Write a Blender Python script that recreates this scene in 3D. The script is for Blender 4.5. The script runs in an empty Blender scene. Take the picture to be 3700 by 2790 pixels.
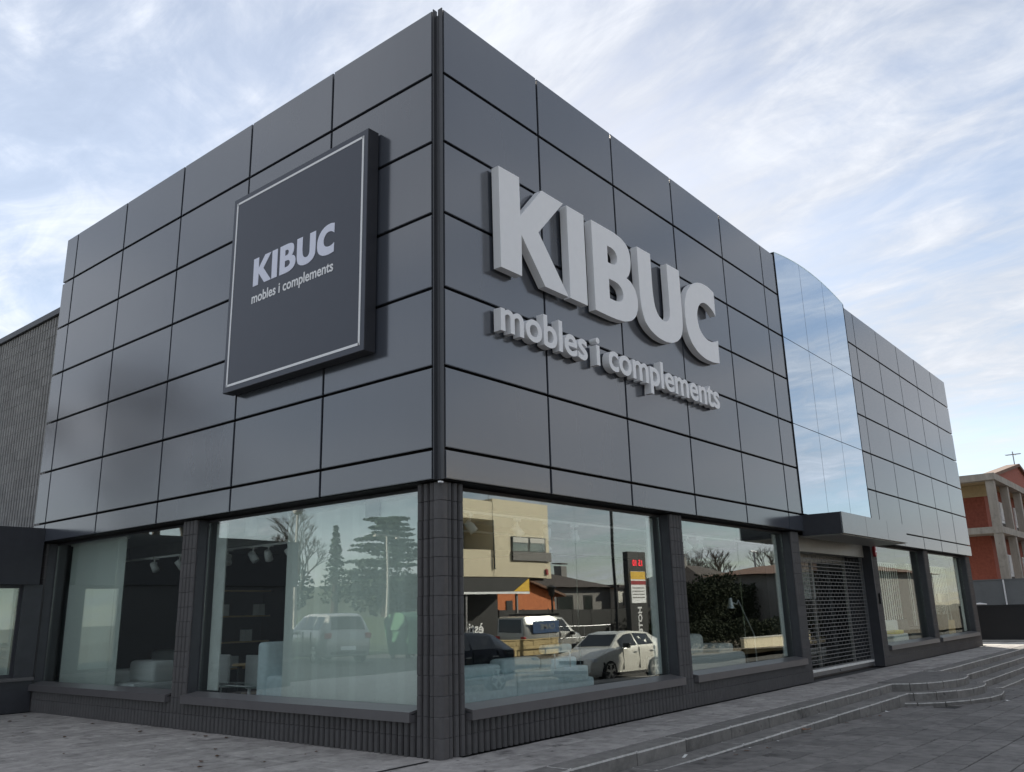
import bpy, bmesh, math, random
from mathutils import Vector, Matrix
R = math.radians
random.seed(7)
scene = bpy.context.scene
COL = scene.collection

# ------------------------------------------------------------------ camera
CAM = Vector((-6.952, -6.706, 1.508))
yaw, pitch, roll = R(38.9764), R(14.9628), R(-1.4947)
fw = Vector((math.cos(yaw)*math.cos(pitch), math.sin(yaw)*math.cos(pitch), math.sin(pitch)))
rt = Vector((math.sin(yaw), -math.cos(yaw), 0)); up = rt.cross(fw)
r2 = rt*math.cos(roll)+up*math.sin(roll); u2 = up*math.cos(roll)-rt*math.sin(roll)
cd = bpy.data.cameras.new("camera"); co = bpy.data.objects.new("camera", cd); COL.objects.link(co)
cd.sensor_width = 36; cd.lens = 36*3063.48/3700; cd.clip_start = .05; cd.clip_end = 4000
M = Matrix((r2, u2, -fw)).transposed().to_4x4(); M.translation = CAM
co.matrix_world = M
scene.camera = co

# ------------------------------------------------------------------ sky, sun, exposure
SUN_H, SUN_E = R(33.5), R(26)
sdir = Vector((math.cos(SUN_H)*math.cos(SUN_E), math.sin(SUN_H)*math.cos(SUN_E), math.sin(SUN_E)))
world = bpy.data.worlds.new("World"); scene.world = world; world.use_nodes = True
nt = world.node_tree; nt.nodes.clear()
def nd(t, tree=None, **kw):
    n = (tree or nt).nodes.new(t)
    for k, v in kw.items(): setattr(n, k, v)
    return n
def lk(a, b, tree=None): (tree or nt).links.new(a, b)
wo = nd('ShaderNodeOutputWorld'); bg = nd('ShaderNodeBackground'); lk(bg.outputs[0], wo.inputs[0])
bg.inputs[1].default_value = .1
sky = nd('ShaderNodeTexSky', sky_type='NISHITA'); sky.sun_disc = False
sky.sun_elevation = SUN_E; sky.sun_rotation = R(90)-SUN_H
sky.air_density = 1.0; sky.dust_density = .25; sky.ozone_density = 1.4
tc = nd('ShaderNodeTexCoord')
sep = nd('ShaderNodeSeparateXYZ'); lk(tc.outputs['Generated'], sep.inputs[0])
def mth(op, a, b=None, tree=None, clamp=False):
    n = nd('ShaderNodeMath', tree, operation=op); n.use_clamp = clamp
    for i, v in enumerate((a, b)):
        if v is None: continue
        if isinstance(v, (int, float)): n.inputs[i].default_value = v
        else: lk(v, n.inputs[i], tree)
    return n.outputs[0]
zc = mth('ADD', mth('MAXIMUM', sep.outputs[2], 0.0), .16)
px = mth('DIVIDE', sep.outputs[0], zc); py = mth('DIVIDE', sep.outputs[1], zc)
cmb = nd('ShaderNodeCombineXYZ'); lk(px, cmb.inputs[0]); lk(py, cmb.inputs[1])
def cloud(scale, rot, sx, sy, detail, dist, off):
    mp = nd('ShaderNodeMapping'); lk(cmb.outputs[0], mp.inputs[0])
    mp.inputs['Rotation'].default_value = (0, 0, rot); mp.inputs['Scale'].default_value = (sx, sy, 1)
    mp.inputs['Location'].default_value = off
    n = nd('ShaderNodeTexNoise'); lk(mp.outputs[0], n.inputs['Vector'])
    n.inputs['Scale'].default_value = scale; n.inputs['Detail'].default_value = detail
    n.inputs['Roughness'].default_value = .62; n.inputs['Distortion'].default_value = dist
    return n.outputs[0]
c1 = cloud(.75, R(-58), 1.0, .55, 6, .5, (3.1, 1.7, 0))
c2 = cloud(2.6, R(-50), 1.15, .60, 9, 1.0, (.4, 5.2, 0))
c3 = cloud(9.0, R(-48), 1.1, .62, 7, .8, (2.4, .2, 0))
cs = mth('ADD', mth('ADD', mth('MULTIPLY', c1, .42), mth('MULTIPLY', c2, .40)), mth('MULTIPLY', c3, .18))
ramp = nd('ShaderNodeMapRange'); ramp.interpolation_type = 'SMOOTHSTEP'
lk(cs, ramp.inputs[0]); ramp.inputs[1].default_value = .42; ramp.inputs[2].default_value = .595
ramp.inputs[3].default_value = .46; ramp.inputs[4].default_value = .97
dt = nd('ShaderNodeVectorMath', operation='DOT_PRODUCT'); lk(tc.outputs['Generated'], dt.inputs[0]); dt.inputs[1].default_value = sdir
glow = mth('POWER', mth('MAXIMUM', dt.outputs['Value'], 0.0), 5.0)
dt2 = nd('ShaderNodeVectorMath', operation='DOT_PRODUCT'); lk(tc.outputs['Generated'], dt2.inputs[0]); dt2.inputs[1].default_value = (-.02, .93, .37)
left_glow = mth('POWER', mth('MAXIMUM', dt2.outputs['Value'], 0.0), 5.0)  # added white sky, centred left of view to brighten the left panels' reflections
cb = mth('ADD', mth('ADD', mth('MULTIPLY', glow, .1), mth('MULTIPLY', left_glow, 1.7)), mth('ADD', mth('MULTIPLY', c2, 4.6), mth('MULTIPLY', c3, 2.0)))
cb = mth('ADD', cb, .62)
cc = nd('ShaderNodeVectorMath', operation='SCALE'); cc.inputs[0].default_value = (.94, .975, 1.045); lk(cb, cc.inputs['Scale'])
skm = nd('ShaderNodeVectorMath', operation='SCALE'); lk(sky.outputs[0], skm.inputs[0]); skm.inputs['Scale'].default_value = .78
mx = nd('ShaderNodeMix', data_type='RGBA'); lk(ramp.outputs[0], mx.inputs['Factor'])
lk(skm.outputs[0], mx.inputs[6]); lk(cc.outputs[0], mx.inputs[7]); lk(mx.outputs[2], bg.inputs[0])
sl = bpy.data.lights.new("sun", 'SUN'); sl.energy = 4.4; sl.angle = R(.5); sl.color = (1, .92, .8)
so = bpy.data.objects.new("sun", sl); COL.objects.link(so)
so.rotation_euler = (-sdir).to_track_quat('-Z', 'Y').to_euler(); so.location = sdir*80
vs = scene.view_settings; vs.view_transform = 'Standard'; vs.look = 'None'; vs.gamma = 1; vs.use_curve_mapping = False
vs.exposure = 1.0
scene.display_settings.display_device = 'sRGB'
scene.cycles.max_bounces = 10; scene.cycles.transparent_max_bounces = 16; scene.cycles.glossy_bounces = 5
scene.cycles.use_denoising = True

# ------------------------------------------------------------------ materials
def mat(name, c, rough=.6, var=.12, scale=6.0, bump=0.0, bscale=60.0, metallic=0.0, spec=.5, c2=None, rnd=0.0, emit=0.0, coat=0.0, ior=None, streak=False, stain=0.0):
    m = bpy.data.materials.new(name); m.use_nodes = True; t = m.node_tree
    b = t.nodes['Principled BSDF']
    b.inputs['Roughness'].default_value = rough; b.inputs['Metallic'].default_value = metallic
    b.inputs['Specular IOR Level'].default_value = spec
    if ior: b.inputs['IOR'].default_value = ior
    if coat: b.inputs['Coat Weight'].default_value = coat; b.inputs['Coat Roughness'].default_value = .08
    c = tuple(c); hi = c2 or tuple(min(1, x*(1+var)) for x in c); lo = c if c2 else tuple(x*(1-var) for x in c)
    tcn = nd('ShaderNodeTexCoord', t)
    geo = nd('ShaderNodeNewGeometry', t)
    mp = nd('ShaderNodeMapping', t); lk(geo.outputs['Position'], mp.inputs[0], t)
    if streak: mp.inputs['Scale'].default_value = (1, 1, .18)
    n = nd('ShaderNodeTexNoise', t); lk(mp.outputs[0], n.inputs['Vector'], t)
    n.inputs['Scale'].default_value = scale; n.inputs['Detail'].default_value = 6; n.inputs['Roughness'].default_value = .65
    rg = nd('ShaderNodeMapRange', t); lk(n.outputs[0], rg.inputs[0], t); rg.inputs[1].default_value = .3; rg.inputs[2].default_value = .7
    mxx = nd('ShaderNodeMix', t, data_type='RGBA'); lk(rg.outputs[0], mxx.inputs['Factor'], t)
    mxx.inputs[6].default_value = (*lo, 1); mxx.inputs[7].default_value = (*hi, 1)
    out = mxx.outputs[2]
    if rnd:
        oi = nd('ShaderNodeObjectInfo', t)
        hs = nd('ShaderNodeHueSaturation', t); lk(out, hs.inputs['Color'], t)
        lk(mth('ADD', mth('MULTIPLY', oi.outputs['Random'], 2*rnd, t), 1-rnd, t), hs.inputs['Value'], t)
        out = hs.outputs[0]
    if stain:
        n2 = nd('ShaderNodeTexNoise', t); lk(geo.outputs['Position'], n2.inputs['Vector'], t)
        n2.inputs['Scale'].default_value = 1.7; n2.inputs['Detail'].default_value = 9; n2.inputs['Roughness'].default_value = .7
        r3 = nd('ShaderNodeMapRange', t); lk(n2.outputs[0], r3.inputs[0], t)
        r3.inputs[1].default_value = .56; r3.inputs[2].default_value = .68; r3.inputs[3].default_value = 1; r3.inputs[4].default_value = 1-stain
        n3 = nd('ShaderNodeTexNoise', t); lk(geo.outputs['Position'], n3.inputs['Vector'], t)
        n3.inputs['Scale'].default_value = 7; n3.inputs['Detail'].default_value = 3
        r4 = nd('ShaderNodeMapRange', t); lk(n3.outputs[0], r4.inputs[0], t)
        r4.inputs[1].default_value = .66; r4.inputs[2].default_value = .72; r4.inputs[3].default_value = 1; r4.inputs[4].default_value = 1-stain
        sc = nd('ShaderNodeVectorMath', t, operation='SCALE'); lk(out, sc.inputs[0], t)
        lk(mth('MULTIPLY', r3.outputs[0], r4.outputs[0], t), sc.inputs['Scale'], t); out = sc.outputs[0]
    lk(out, b.inputs['Base Color'], t)
    if bump:
        nb = nd('ShaderNodeTexNoise', t); lk(geo.outputs['Position'], nb.inputs['Vector'], t)
        nb.inputs['Scale'].default_value = bscale; nb.inputs['Detail'].default_value = 4
        bp = nd('ShaderNodeBump', t); lk(nb.outputs[0], bp.inputs['Height'], t); bp.inputs['Strength'].default_value = bump; bp.inputs['Distance'].default_value = .01
        lk(bp.outputs[0], b.inputs['Normal'], t)
    if emit:
        b.inputs['Emission Color'].default_value = (*c, 1); b.inputs['Emission Strength'].default_value = emit
    return m
def glass(name, tint, f0, f90=1.0, rough=0.0, gcol=(.95, .985, .96, 1)):
    m = bpy.data.materials.new(name); m.use_nodes = True; t = m.node_tree; t.nodes.clear()
    o = nd('ShaderNodeOutputMaterial', t); mixs = nd('ShaderNodeMixShader', t)
    tr = nd('ShaderNodeBsdfTransparent', t); tr.inputs[0].default_value = (*tint, 1)
    gl = nd('ShaderNodeBsdfGlossy', t); gl.inputs['Roughness'].default_value = rough; gl.inputs['Color'].default_value = gcol
    lw = nd('ShaderNodeLayerWeight', t); lw.inputs[0].default_value = .5
    p5 = mth('POWER', lw.outputs['Facing'], 4.0, t)
    lk(mth('ADD', mth('MULTIPLY', p5, f90-f0, t), f0, t), mixs.inputs[0], t)
    n = nd('ShaderNodeTexNoise', t); n.inputs['Scale'].default_value = .55; n.inputs['Detail'].default_value = 1
    g = nd('ShaderNodeNewGeometry', t); lk(g.outputs['Position'], n.inputs['Vector'], t)
    bp = nd('ShaderNodeBump', t); lk(n.outputs[0], bp.inputs['Height'], t); bp.inputs['Strength'].default_value = .17; bp.inputs['Distance'].default_value = .02
    lk(bp.outputs[0], gl.inputs['Normal'], t)
    lk(tr.outputs[0], mixs.inputs[1], t); lk(gl.outputs[0], mixs.inputs[2], t); lk(mixs.outputs[0], o.inputs[0], t)
    return m
PANEL = mat("panel_paint", (.058, .065, .081), .16, .06, .9, .22, 1.1, spec=.5, rnd=.10, ior=2.15, streak=True)
PANELBACK = mat("panel_backing", (.006, .006, .007), .8)
FLANGE = mat("flange_paint", (.05, .052, .058), .35, .05)
BLOCK = mat("painted_block", (.074, .069, .070), .4, .12, 9, .25, 220, rnd=.08)
MORTAR = mat("painted_mortar", (.03, .03, .033), .8)
SILLM = mat("sill_paint", (.115, .109, .112), .34, .08, 3, .03, 60)
JAMB = mat("jamb_paint", (.045, .046, .053), .4)
SIGNM = mat("sign_face", (.048, .054, .075), .4, .03)
SIGNE = mat("sign_edge", (.03, .031, .038), .45)
WHITE = mat("white_letter_paint", (.88, .88, .89), .45, .02)
LAV = mat("pale_letter_film", (.78, .80, .93), .5, .02)
WHITEF = mat("white_film", (.85, .85, .86), .5, .02)
GLASS = glass("shop_glass", (.94, .975, .965), .185, .72)
GLASS2 = glass("plain_glass", (.85, .9, .88), .12)
GLASS3 = glass('door_glass', (.9, .93, .92), .03, .5)
GLASSF = glass('far_shop_glass', (.95, .98, .96), .10, .42)
MIRROR = glass("mirror_glass", (.1, .12, .14), .66, gcol=(.80, .90, 1, 1))
GLEDGE = mat("glass_edge", (.55, .75, .70), .15)
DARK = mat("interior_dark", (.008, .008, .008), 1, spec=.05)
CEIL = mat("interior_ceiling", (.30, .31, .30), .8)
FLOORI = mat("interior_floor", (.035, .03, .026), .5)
BLIND = mat("blind_fabric", (.78, .82, .77), .8, .04, 30, rnd=.06)
PALE = mat("pale_reveal", (.78, .80, .77), .7)
TEAL = mat("pale_blue_upholstery", (.72, .83, .86), .85, .12, 14, .4, 160)
CREAMUP = mat("white_upholstery", (.72, .73, .72), .8, .06, 12, .2, 90)
SPOTM = mat("spot_white", (.75, .75, .73), .4)
CHROME = mat("chrome", (.82, .82, .82), .25, .02, metallic=.4)
STEEL = mat("galvanised_steel", (.27, .27, .28), .42, .12, 20, metallic=.8)
SLAT = mat("shutter_slat", (.17, .17, .172), .5, .15, 20, metallic=.2)
ALU = mat("shutter_box", (.34, .335, .31), .42, .05, metallic=.3)
TILE = mat("paving_tile", (.33, .31, .293), .85, .30, 5, .5, 90, rnd=.15, stain=.55)
TILE2 = mat("plaza_tile", (.165, .155, .146), .8, .30, 5, .5, 90, rnd=.2, stain=.55)
JOINT = mat("paving_joint", (.05, .05, .05), .95, .3, 12)
KERB = mat("kerb_stone", (.18, .171, .16), .9, .28, 7, .7, 70, rnd=.12, stain=.5)
STEPTOP = mat("step_slab", (.17, .162, .153), .88, .2, 8, .6, 80, stain=.45)
ASPH = mat("asphalt", (.055, .05, .043), .9, .2, 3, .4, 120)
CONC = mat("light_concrete", (.46, .44, .40), .9, .12, 4)
SANDY = mat('sandy_paving', (.125, .10, .066), .9, .15, 2)
GRASS = mat("grass", (.06, .085, .03), .95, .35, 1.5, .6, 30)
SOIL = mat("ground_soil", (.16, .145, .11), .95, .25, .3)
RIB = mat("ribbed_block", (.29, .283, .276), .85, .15, 9, .4, 120, rnd=.10)
BRICK = mat("red_brick", (.30, .085, .055), .85, .2, 9, .3, 50)
PORCH = mat("weathered_concrete", (.34, .31, .27), .9, .25, 3, .4, 30, streak=True, stain=.25)
PORCHC = mat("cream_bounce_ceiling", (.50, .40, .24), .9, .1)  # cream paint yellowed to carry warm bounce light in the colour
ROOFT = mat("roof_tile", (.16, .085, .055), .85, .25, 6)
SHUT = mat("white_blind_shutter", (.66, .66, .66), .5)
GATE = mat("dark_gate_paint", (.012, .013, .016), .35, .1)
GREYW = mat("grey_render", (.17, .18, .185), .85, .1, 1.2, stain=.15)
CREAM = mat("cream_render", (.66, .58, .42), .85, .05, 2)
ORANGE = mat("orange_render", (.55, .17, .06), .85, .1, 3)
YEL = mat("yellow_board", (.75, .45, .02), .5)
DKROOF = mat("dark_roof", (.06, .045, .038), .85, .2, 4)
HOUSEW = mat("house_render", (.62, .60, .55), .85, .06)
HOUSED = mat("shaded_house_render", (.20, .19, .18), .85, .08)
STONE = mat("ochre_stone", (.48, .37, .19), .9, .2, 8, .5, 30, rnd=.12)
CARW = mat("white_car_paint", (.72, .70, .64), .25, .02, coat=.6)
CARB = mat("blue_car_paint", (.03, .034, .05), .22, .02, coat=.7)
CARS = mat("silver_car_paint", (.38, .375, .36), .25, .02, coat=.6, metallic=.3)
CARG = mat("car_glass", (.012, .014, .016), .06, .02, spec=.8)
TYRE = mat("tyre_rubber", (.018, .018, .018), .8)
RIM = mat("rim_alloy", (.62, .60, .56), .3, .03, metallic=.7)
LIGHTS = mat("lamp_lens", (.7, .72, .75), .1)
TAILR = mat("red_lens", (.35, .02, .02), .2)
BLUEF = mat("blue_film", (.03, .07, .16), .4)
BLACKM = mat("black_metal", (.012, .012, .013), .45)
BARK = mat("bark", (.075, .058, .045), .95, .3, 12)
LEAF = mat("dark_conifer", (.035, .055, .03), .9, .4, 2, rnd=.15)
HEDGE = mat("hedge_leaf", (.028, .034, .02), .95, .4, 2, spec=.1)
HILL = mat("far_wood", (.06, .075, .05), .95, .35, .05)
GREENP = mat("green_plastic", (.08, .20, .11), .5)
REDP = mat("red_plastic", (.34, .03, .035), .4)
REDLED = mat("red_display", (1, .02, .04), .5, emit=1.6)
PAPER = mat("paper", (.75, .75, .72), .8)
LEAFD = mat("dead_leaf", (.10, .05, .025), .85, .3, 40)
RUST = mat("rust_red_lacquer", (.32, .07, .04), .5)
YELG = mat("yellow_fabric", (.55, .50, .10), .8)
BLKUP = mat("black_leather", (.02, .02, .022), .45)
PLANT = mat("plant_leaf", (.02, .035, .015), .5)
WOODL = mat("pale_wood", (.55, .38, .18), .6, .15, 8)

# ------------------------------------------------------------------ geometry helpers
class MB:
    def __init__(s): s.v = []; s.f = []; s.m = []
    def add(s, v, f, mi=0):
        o = len(s.v); s.v += [tuple(p) for p in v]; s.f += [tuple(i+o for i in q) for q in f]; s.m += [mi]*len(f); return s
    def box(s, x0, x1, y0, y1, z0, z1, mi=0):
        return s.add([(x0,y0,z0),(x1,y0,z0),(x1,y1,z0),(x0,y1,z0),(x0,y0,z1),(x1,y0,z1),(x1,y1,z1),(x0,y1,z1)],
            [(0,3,2,1),(4,5,6,7),(0,1,5,4),(1,2,6,5),(2,3,7,6),(3,0,4,7)], mi)
    def prism(s, poly, z0, z1, mi=0):        # poly (x,y) counter-clockwise
        n = len(poly)
        return s.add([(p[0],p[1],z0) for p in poly]+[(p[0],p[1],z1) for p in poly],
            [tuple(range(n-1,-1,-1)), tuple(range(n,2*n))]+[(i,(i+1)%n,n+(i+1)%n,n+i) for i in range(n)], mi)
    def tube(s, pts, rad, n=8, mi=0, caps=True):
        pts = [Vector(p) for p in pts]; rr = rad if isinstance(rad, (list, tuple)) else [rad]*len(pts)
        vs_, fs_ = [], []
        for i, p in enumerate(pts):
            d = (pts[min(i+1, len(pts)-1)]-pts[max(i-1, 0)]).normalized()
            a = d.cross(Vector((0,0,1))); a = Vector((1,0,0)) if a.length < 1e-3 else a.normalized(); b = d.cross(a)
            for k in range(n):
                t = 2*math.pi*k/n; vs_.append(p+(a*math.cos(t)+b*math.sin(t))*rr[i])
        for i in range(len(pts)-1):
            for k in range(n): fs_.append((i*n+k, i*n+(k+1)%n, (i+1)*n+(k+1)%n, (i+1)*n+k))
        if caps: fs_ += [tuple(range(n-1,-1,-1)), tuple(range((len(pts)-1)*n, len(pts)*n))]
        return s.add(vs_, fs_, mi)
    def xf(s, mtx):
        s.v = [tuple(mtx @ Vector(p)) for p in s.v]; return s
    def mesh(s, name, m):
        me = bpy.data.meshes.new(name); me.from_pydata(s.v, [], s.f)
        for x in (m if isinstance(m, (list, tuple)) else [m]): me.materials.append(x)
        for p, k in zip(me.polygons, s.m): p.material_index = k
        bm = bmesh.new(); bm.from_mesh(me); bmesh.ops.recalc_face_normals(bm, faces=bm.faces); bm.to_mesh(me); bm.free()
        me.update(); return me
    def build(s, name, m, parent=None, bevel=0.0, seg=2, smooth=False, loc=None):
        me = s.mesh(name, m)
        if bevel:
            bm = bmesh.new(); bm.from_mesh(me)
            bmesh.ops.bevel(bm, geom=[e for e in bm.edges if len(e.link_faces) == 2 and e.calc_face_angle(0) > .6], offset=bevel, segments=seg, affect='EDGES', profile=.6, clamp_overlap=True)
            bm.to_mesh(me); bm.free()
        if smooth:
            for p in me.polygons: p.use_smooth = True
        return link(name, me, parent, loc)
LAST = ''
def link(name, me, parent=None, loc=None, rot=None):
    global LAST
    o = bpy.data.objects.new(name, me); COL.objects.link(o); LAST = o.name
    if parent: o.parent = parent
    if loc: o.location = loc
    if rot: o.rotation_euler = rot
    return o
def tag(o, label=None, cat=None, group=None, kind=None):
    for k, v in (('label', label), ('category', cat), ('group', group), ('kind', kind)):
        if v: o[k] = v
    return o
def thing(name, label, cat, loc=(0,0,0), rz=0, group=None):
    o = bpy.data.objects.new(name, None); COL.objects.link(o); o.location = loc; o.rotation_euler = (0,0,rz); o.empty_display_size = .2
    return tag(o, label, cat, group)
def kids(o): return [c for c in bpy.data.objects if c.parent == o]
def copy_tree(o, loc=None, rz=None, label=None):
    c = o.copy(); COL.objects.link(c)
    if loc is not None: c.location = loc
    if rz is not None: c.rotation_euler = (0,0,rz)
    if label: c['label'] = label
    for k in kids(o):
        d = k.copy(); COL.objects.link(d); d.parent = c
        for g in kids(k):
            e = g.copy(); COL.objects.link(e); e.parent = d
    return c
def B(x0, x1, y0, y1, z0, z1): return MB().box(x0, x1, y0, y1, z0, z1)
def rbox(name, x0, x1, y0, y1, z0, z1, r, m, parent, seg=3):
    return B(x0, x1, y0, y1, z0, z1).build(name, m, parent, bevel=r, seg=seg, smooth=True)

# ================================================================== GROUND
def zp(x): return max(-.80, min(-.006, -.10-.0235*x))     # plaza falls away to the right
xs = [-80, -40, -20, -5] + [i*2.0 for i in range(-2, 16)] + [31, 60, 140]
def sheet(name, y0, y1, dz, m, kind='structure'):
    mb = MB(); v = []; f = []
    for i, x in enumerate(xs): v += [(x, y0, zp(x)+dz), (x, y1, zp(x)+dz)]
    for i in range(len(xs)-1): f.append((2*i, 2*i+2, 2*i+3, 2*i+1))
    mb.add(v, f); o = mb.build(name, m); tag(o, kind=kind); return o
plaza = sheet('plaza', -7.0, -1.30, -.034, JOINT)
road = sheet('road', -11.3, -7.16, -.115, ASPH)
g = MB().add([(-900,-900,-1.2),(900,-900,-1.2),(900,900,-1.2),(-900,900,-1.2)], [(0,1,2,3)]).build('ground', SOIL); tag(g, kind='structure')
o = MB().box(-80, 30, -1.04, 60, -1.0, -.028).build('terrace', JOINT); tag(o, kind='structure'); terrace = o
o = MB().box(-80, -2.66, -1.04, 11.5, -.02, -.006).build('pavement', TILE); tag(o, kind='structure')
o = MB().box(-80, -5.3, 11.5, 36, -.02, .004).build('parking_lot', ASPH); tag(o, kind='structure')
o = MB().box(27.2, 36, -1.04, 20, -.02, .0).build('driveway', CONC); tag(o, kind='structure')
o = MB().box(30, 36, -8, -1.1, -1, -.5).build('side_road', CONC); tag(o, kind='structure')
o = MB().add([(-80,-13.2,.06),(16,-13.2,.06),(36,-13.2,-.56),(46,-13.2,-.74),(140,-13.2,-.8),(-80,-11.3,.06),(16,-11.3,.06),(36,-11.3,-.56),(46,-11.3,-.74),(140,-11.3,-.8)],[(i,i+1,i+6,i+5) for i in range(4)]).build('far_pavement', SANDY); tag(o, kind='structure')
o = MB().box(-80, 240, -80, -13.2, -1.0, -.80).build('far_lot', SANDY); tag(o, kind='structure')
for k in range(62):      # road kerb
    pass
kb = MB()
x = -14.0
while x < 34:
    kb.add([(x,-7.15,zp(x)-.3),(x+.98,-7.15,zp(x+.98)-.3),(x+.98,-7.0,zp(x+.98)-.3),(x,-7.0,zp(x)-.3),(x,-7.15,zp(x)-.004),(x+.98,-7.15,zp(x+.98)-.004),(x+.98,-7.0,zp(x+.98)-.004),(x,-7.0,zp(x)-.004)],
        [(0,3,2,1),(4,5,6,7),(0,1,5,4),(1,2,6,5),(2,3,7,6),(3,0,4,7)]); x += 1.0
o = kb.build('road_kerb', KERB); tag(o, kind='structure')

o = B(-.78,-.03,.16,.20,.002,.006).build('drain_slot', PANELBACK, terrace)
# paving tiles, each its own piece
def tile_mesh(w, d, h=.03):
    mb = B(-w/2, w/2, -d/2, d/2, -h, 0); me = mb.mesh('paving_tile', TILE)
    bm = bmesh.new(); bm.from_mesh(me)
    bmesh.ops.bevel(bm, geom=[e for e in bm.edges if all(v.co.z > -.01 for v in e.verts)], offset=.006, segments=1, affect='EDGES'); bm.to_mesh(me); bm.free()
    return me
tmA = tile_mesh(.603, .403)
def tjit(): return (random.uniform(-.004,.004), random.uniform(-.004,.004), random.uniform(-.004,.004))
y = -.83; row = 0
while y < 10.2:
    x = -2.40-(row % 2)*.31
    while x < 0.42:
        if not (y < -.2 and x > -.2): link('paving_tile', tmA, terrace, (x, y, random.uniform(-.003,.001)), tjit())
        x += .62
    y += .42; row += 1
for row, yy in enumerate((-.15, -.57)):
    x = -.02+(row % 2)*.3
    while x < 29.8:
        link('paving_tile', tmA, terrace, (x, yy-.01, random.uniform(-.003,.001)), tjit()); x += .62
x = .1
while x < 29.8:
    link('paving_tile', tile_mesh(.612, .25) if x < .2 else bpy.data.meshes['paving_tile.001'], terrace, (x, -.905, random.uniform(-.003,.0)), tjit()); x += .62
tmB = tmA.copy(); tmB.materials[0] = TILE2
yy = -1.93; row = 0
while yy > -6.2 and row < 11:
    x = .6+(row % 2)*.31
    while x < (17 if row < 8 else 11):
        if not (x > 10.6 and yy > -3.0 and x < 16) and not (x > 14 and yy > -2.3):
            a = math.atan(-.0235)
            o = link('paving_tile', tmB, plaza, (x, yy, zp(x)+random.uniform(-.004,.001)), (random.uniform(-.003,.003), -a+random.uniform(-.003,.003), 0))
        x += .62
    yy -= .42; row += 1
tf = MB(); yy = -1.93; row = 0
while yy > -6.2:
    x = .6+(row % 2)*.31+.62*math.ceil(10.0/.62)
    while x < 30:
        if (x >= 16 if yy > -2.3 else True) and (yy <= -3.0 and x >= (17 if row < 8 else 11) or yy > -3.0 and (x >= 16 and x < 17 and yy > -2.3 or 10.6 < x < 16 or x >= 17)): tf.box(x-.30, x+.30, yy-.2, yy+.2, zp(x)-.03, zp(x)+random.uniform(-.003,.001))
        x += .62
    yy -= .42; row += 1
tag(tf.build('tile_field', TILE2, plaza), kind='stuff')
o = sheet('plaza_paving', -7.0, -6.35, -.003, TILE2)

# kerb stones and steps
KE = -1.36; T = .146
KERBW = mat("worn_kerb_highlight", (.50, .485, .46), .9, .3, 14, .5, 70, stain=.3)  # front arrises: wear plus an edge highlight put into the colour
def worn_highlight(o):
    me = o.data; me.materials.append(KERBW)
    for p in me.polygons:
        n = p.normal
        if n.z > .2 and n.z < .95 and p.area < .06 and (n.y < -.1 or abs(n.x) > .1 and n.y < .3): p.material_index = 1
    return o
def kerb_run(name, x0, x1, y0, y1, zt, h, n_len=1.15, m=KERB, parent=None):
    x = x0
    while x < x1-.05:
        e = min(x+n_len*random.uniform(.85, 1.1), x1)
        if x1-e < .3: e = x1
        o = B(x+.004, e-.004, y0, y1, zt-h, zt+random.uniform(-.003,.003)).build(name, m, parent, bevel=.024, seg=2); worn_highlight(o); x = e
stairs = MB().box(14.6, 30, -1.30, -1.05, -1, -.02).build('front_steps', STEPTOP); tag(stairs, kind='structure')
low = B(-3, 11.1, -1.35, -1.05, -1.0, -T-.01).build('step_base', STEPTOP); tag(low, kind='structure')
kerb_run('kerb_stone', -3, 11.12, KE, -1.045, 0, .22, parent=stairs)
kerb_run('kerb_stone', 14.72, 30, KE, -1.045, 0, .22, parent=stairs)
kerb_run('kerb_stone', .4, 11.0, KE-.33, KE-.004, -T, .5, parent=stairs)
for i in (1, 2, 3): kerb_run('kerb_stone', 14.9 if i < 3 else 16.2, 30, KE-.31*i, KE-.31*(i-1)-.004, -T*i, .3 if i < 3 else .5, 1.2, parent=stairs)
arc = [(11.12,-1.33),(11.27,-1.64),(11.58,-1.88),(12.0,-2.07),(12.5,-2.2),(13.05,-2.25),(13.55,-2.2),(14.02,-2.05),(14.42,-1.77),(14.70,-1.34)]
cx_, cy_ = 12.95, -1.2
def off(p, d):
    v = Vector((p[0]-cx_, (p[1]-cy_)*1.7)); v.normalize(); return (p[0]+v.x*d, p[1]+v.y*d)
for t in range(3):
    pl = [off(p, .31*t) for p in arc]; inn = [off(p, .31*t-.17) for p in arc]
    for i in range(len(pl)-1):
        a0, a1, b0, b1 = Vector(pl[i]), Vector(pl[i+1]), Vector(inn[i]), Vector(inn[i+1])
        g0 = (a1-a0)*.006; ptop = -T*t
        h = .19 if t < 2 else .4
        MB().prism([tuple(a0+g0), tuple(a1-g0), tuple(b1-g0), tuple(b0+g0)], ptop-h, ptop+random.uniform(-.004,.003)).build('kerb_stone', KERB, stairs, bevel=.022); worn_highlight(stairs.children[-1] if False else bpy.data.objects[LAST])
    o = MB().prism([tuple(p) for p in inn]+[(14.5,-1.02),(11.3,-1.02)], -T*t-.3, -T*t-.006).build('step_slab', STEPTOP, stairs)

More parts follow.
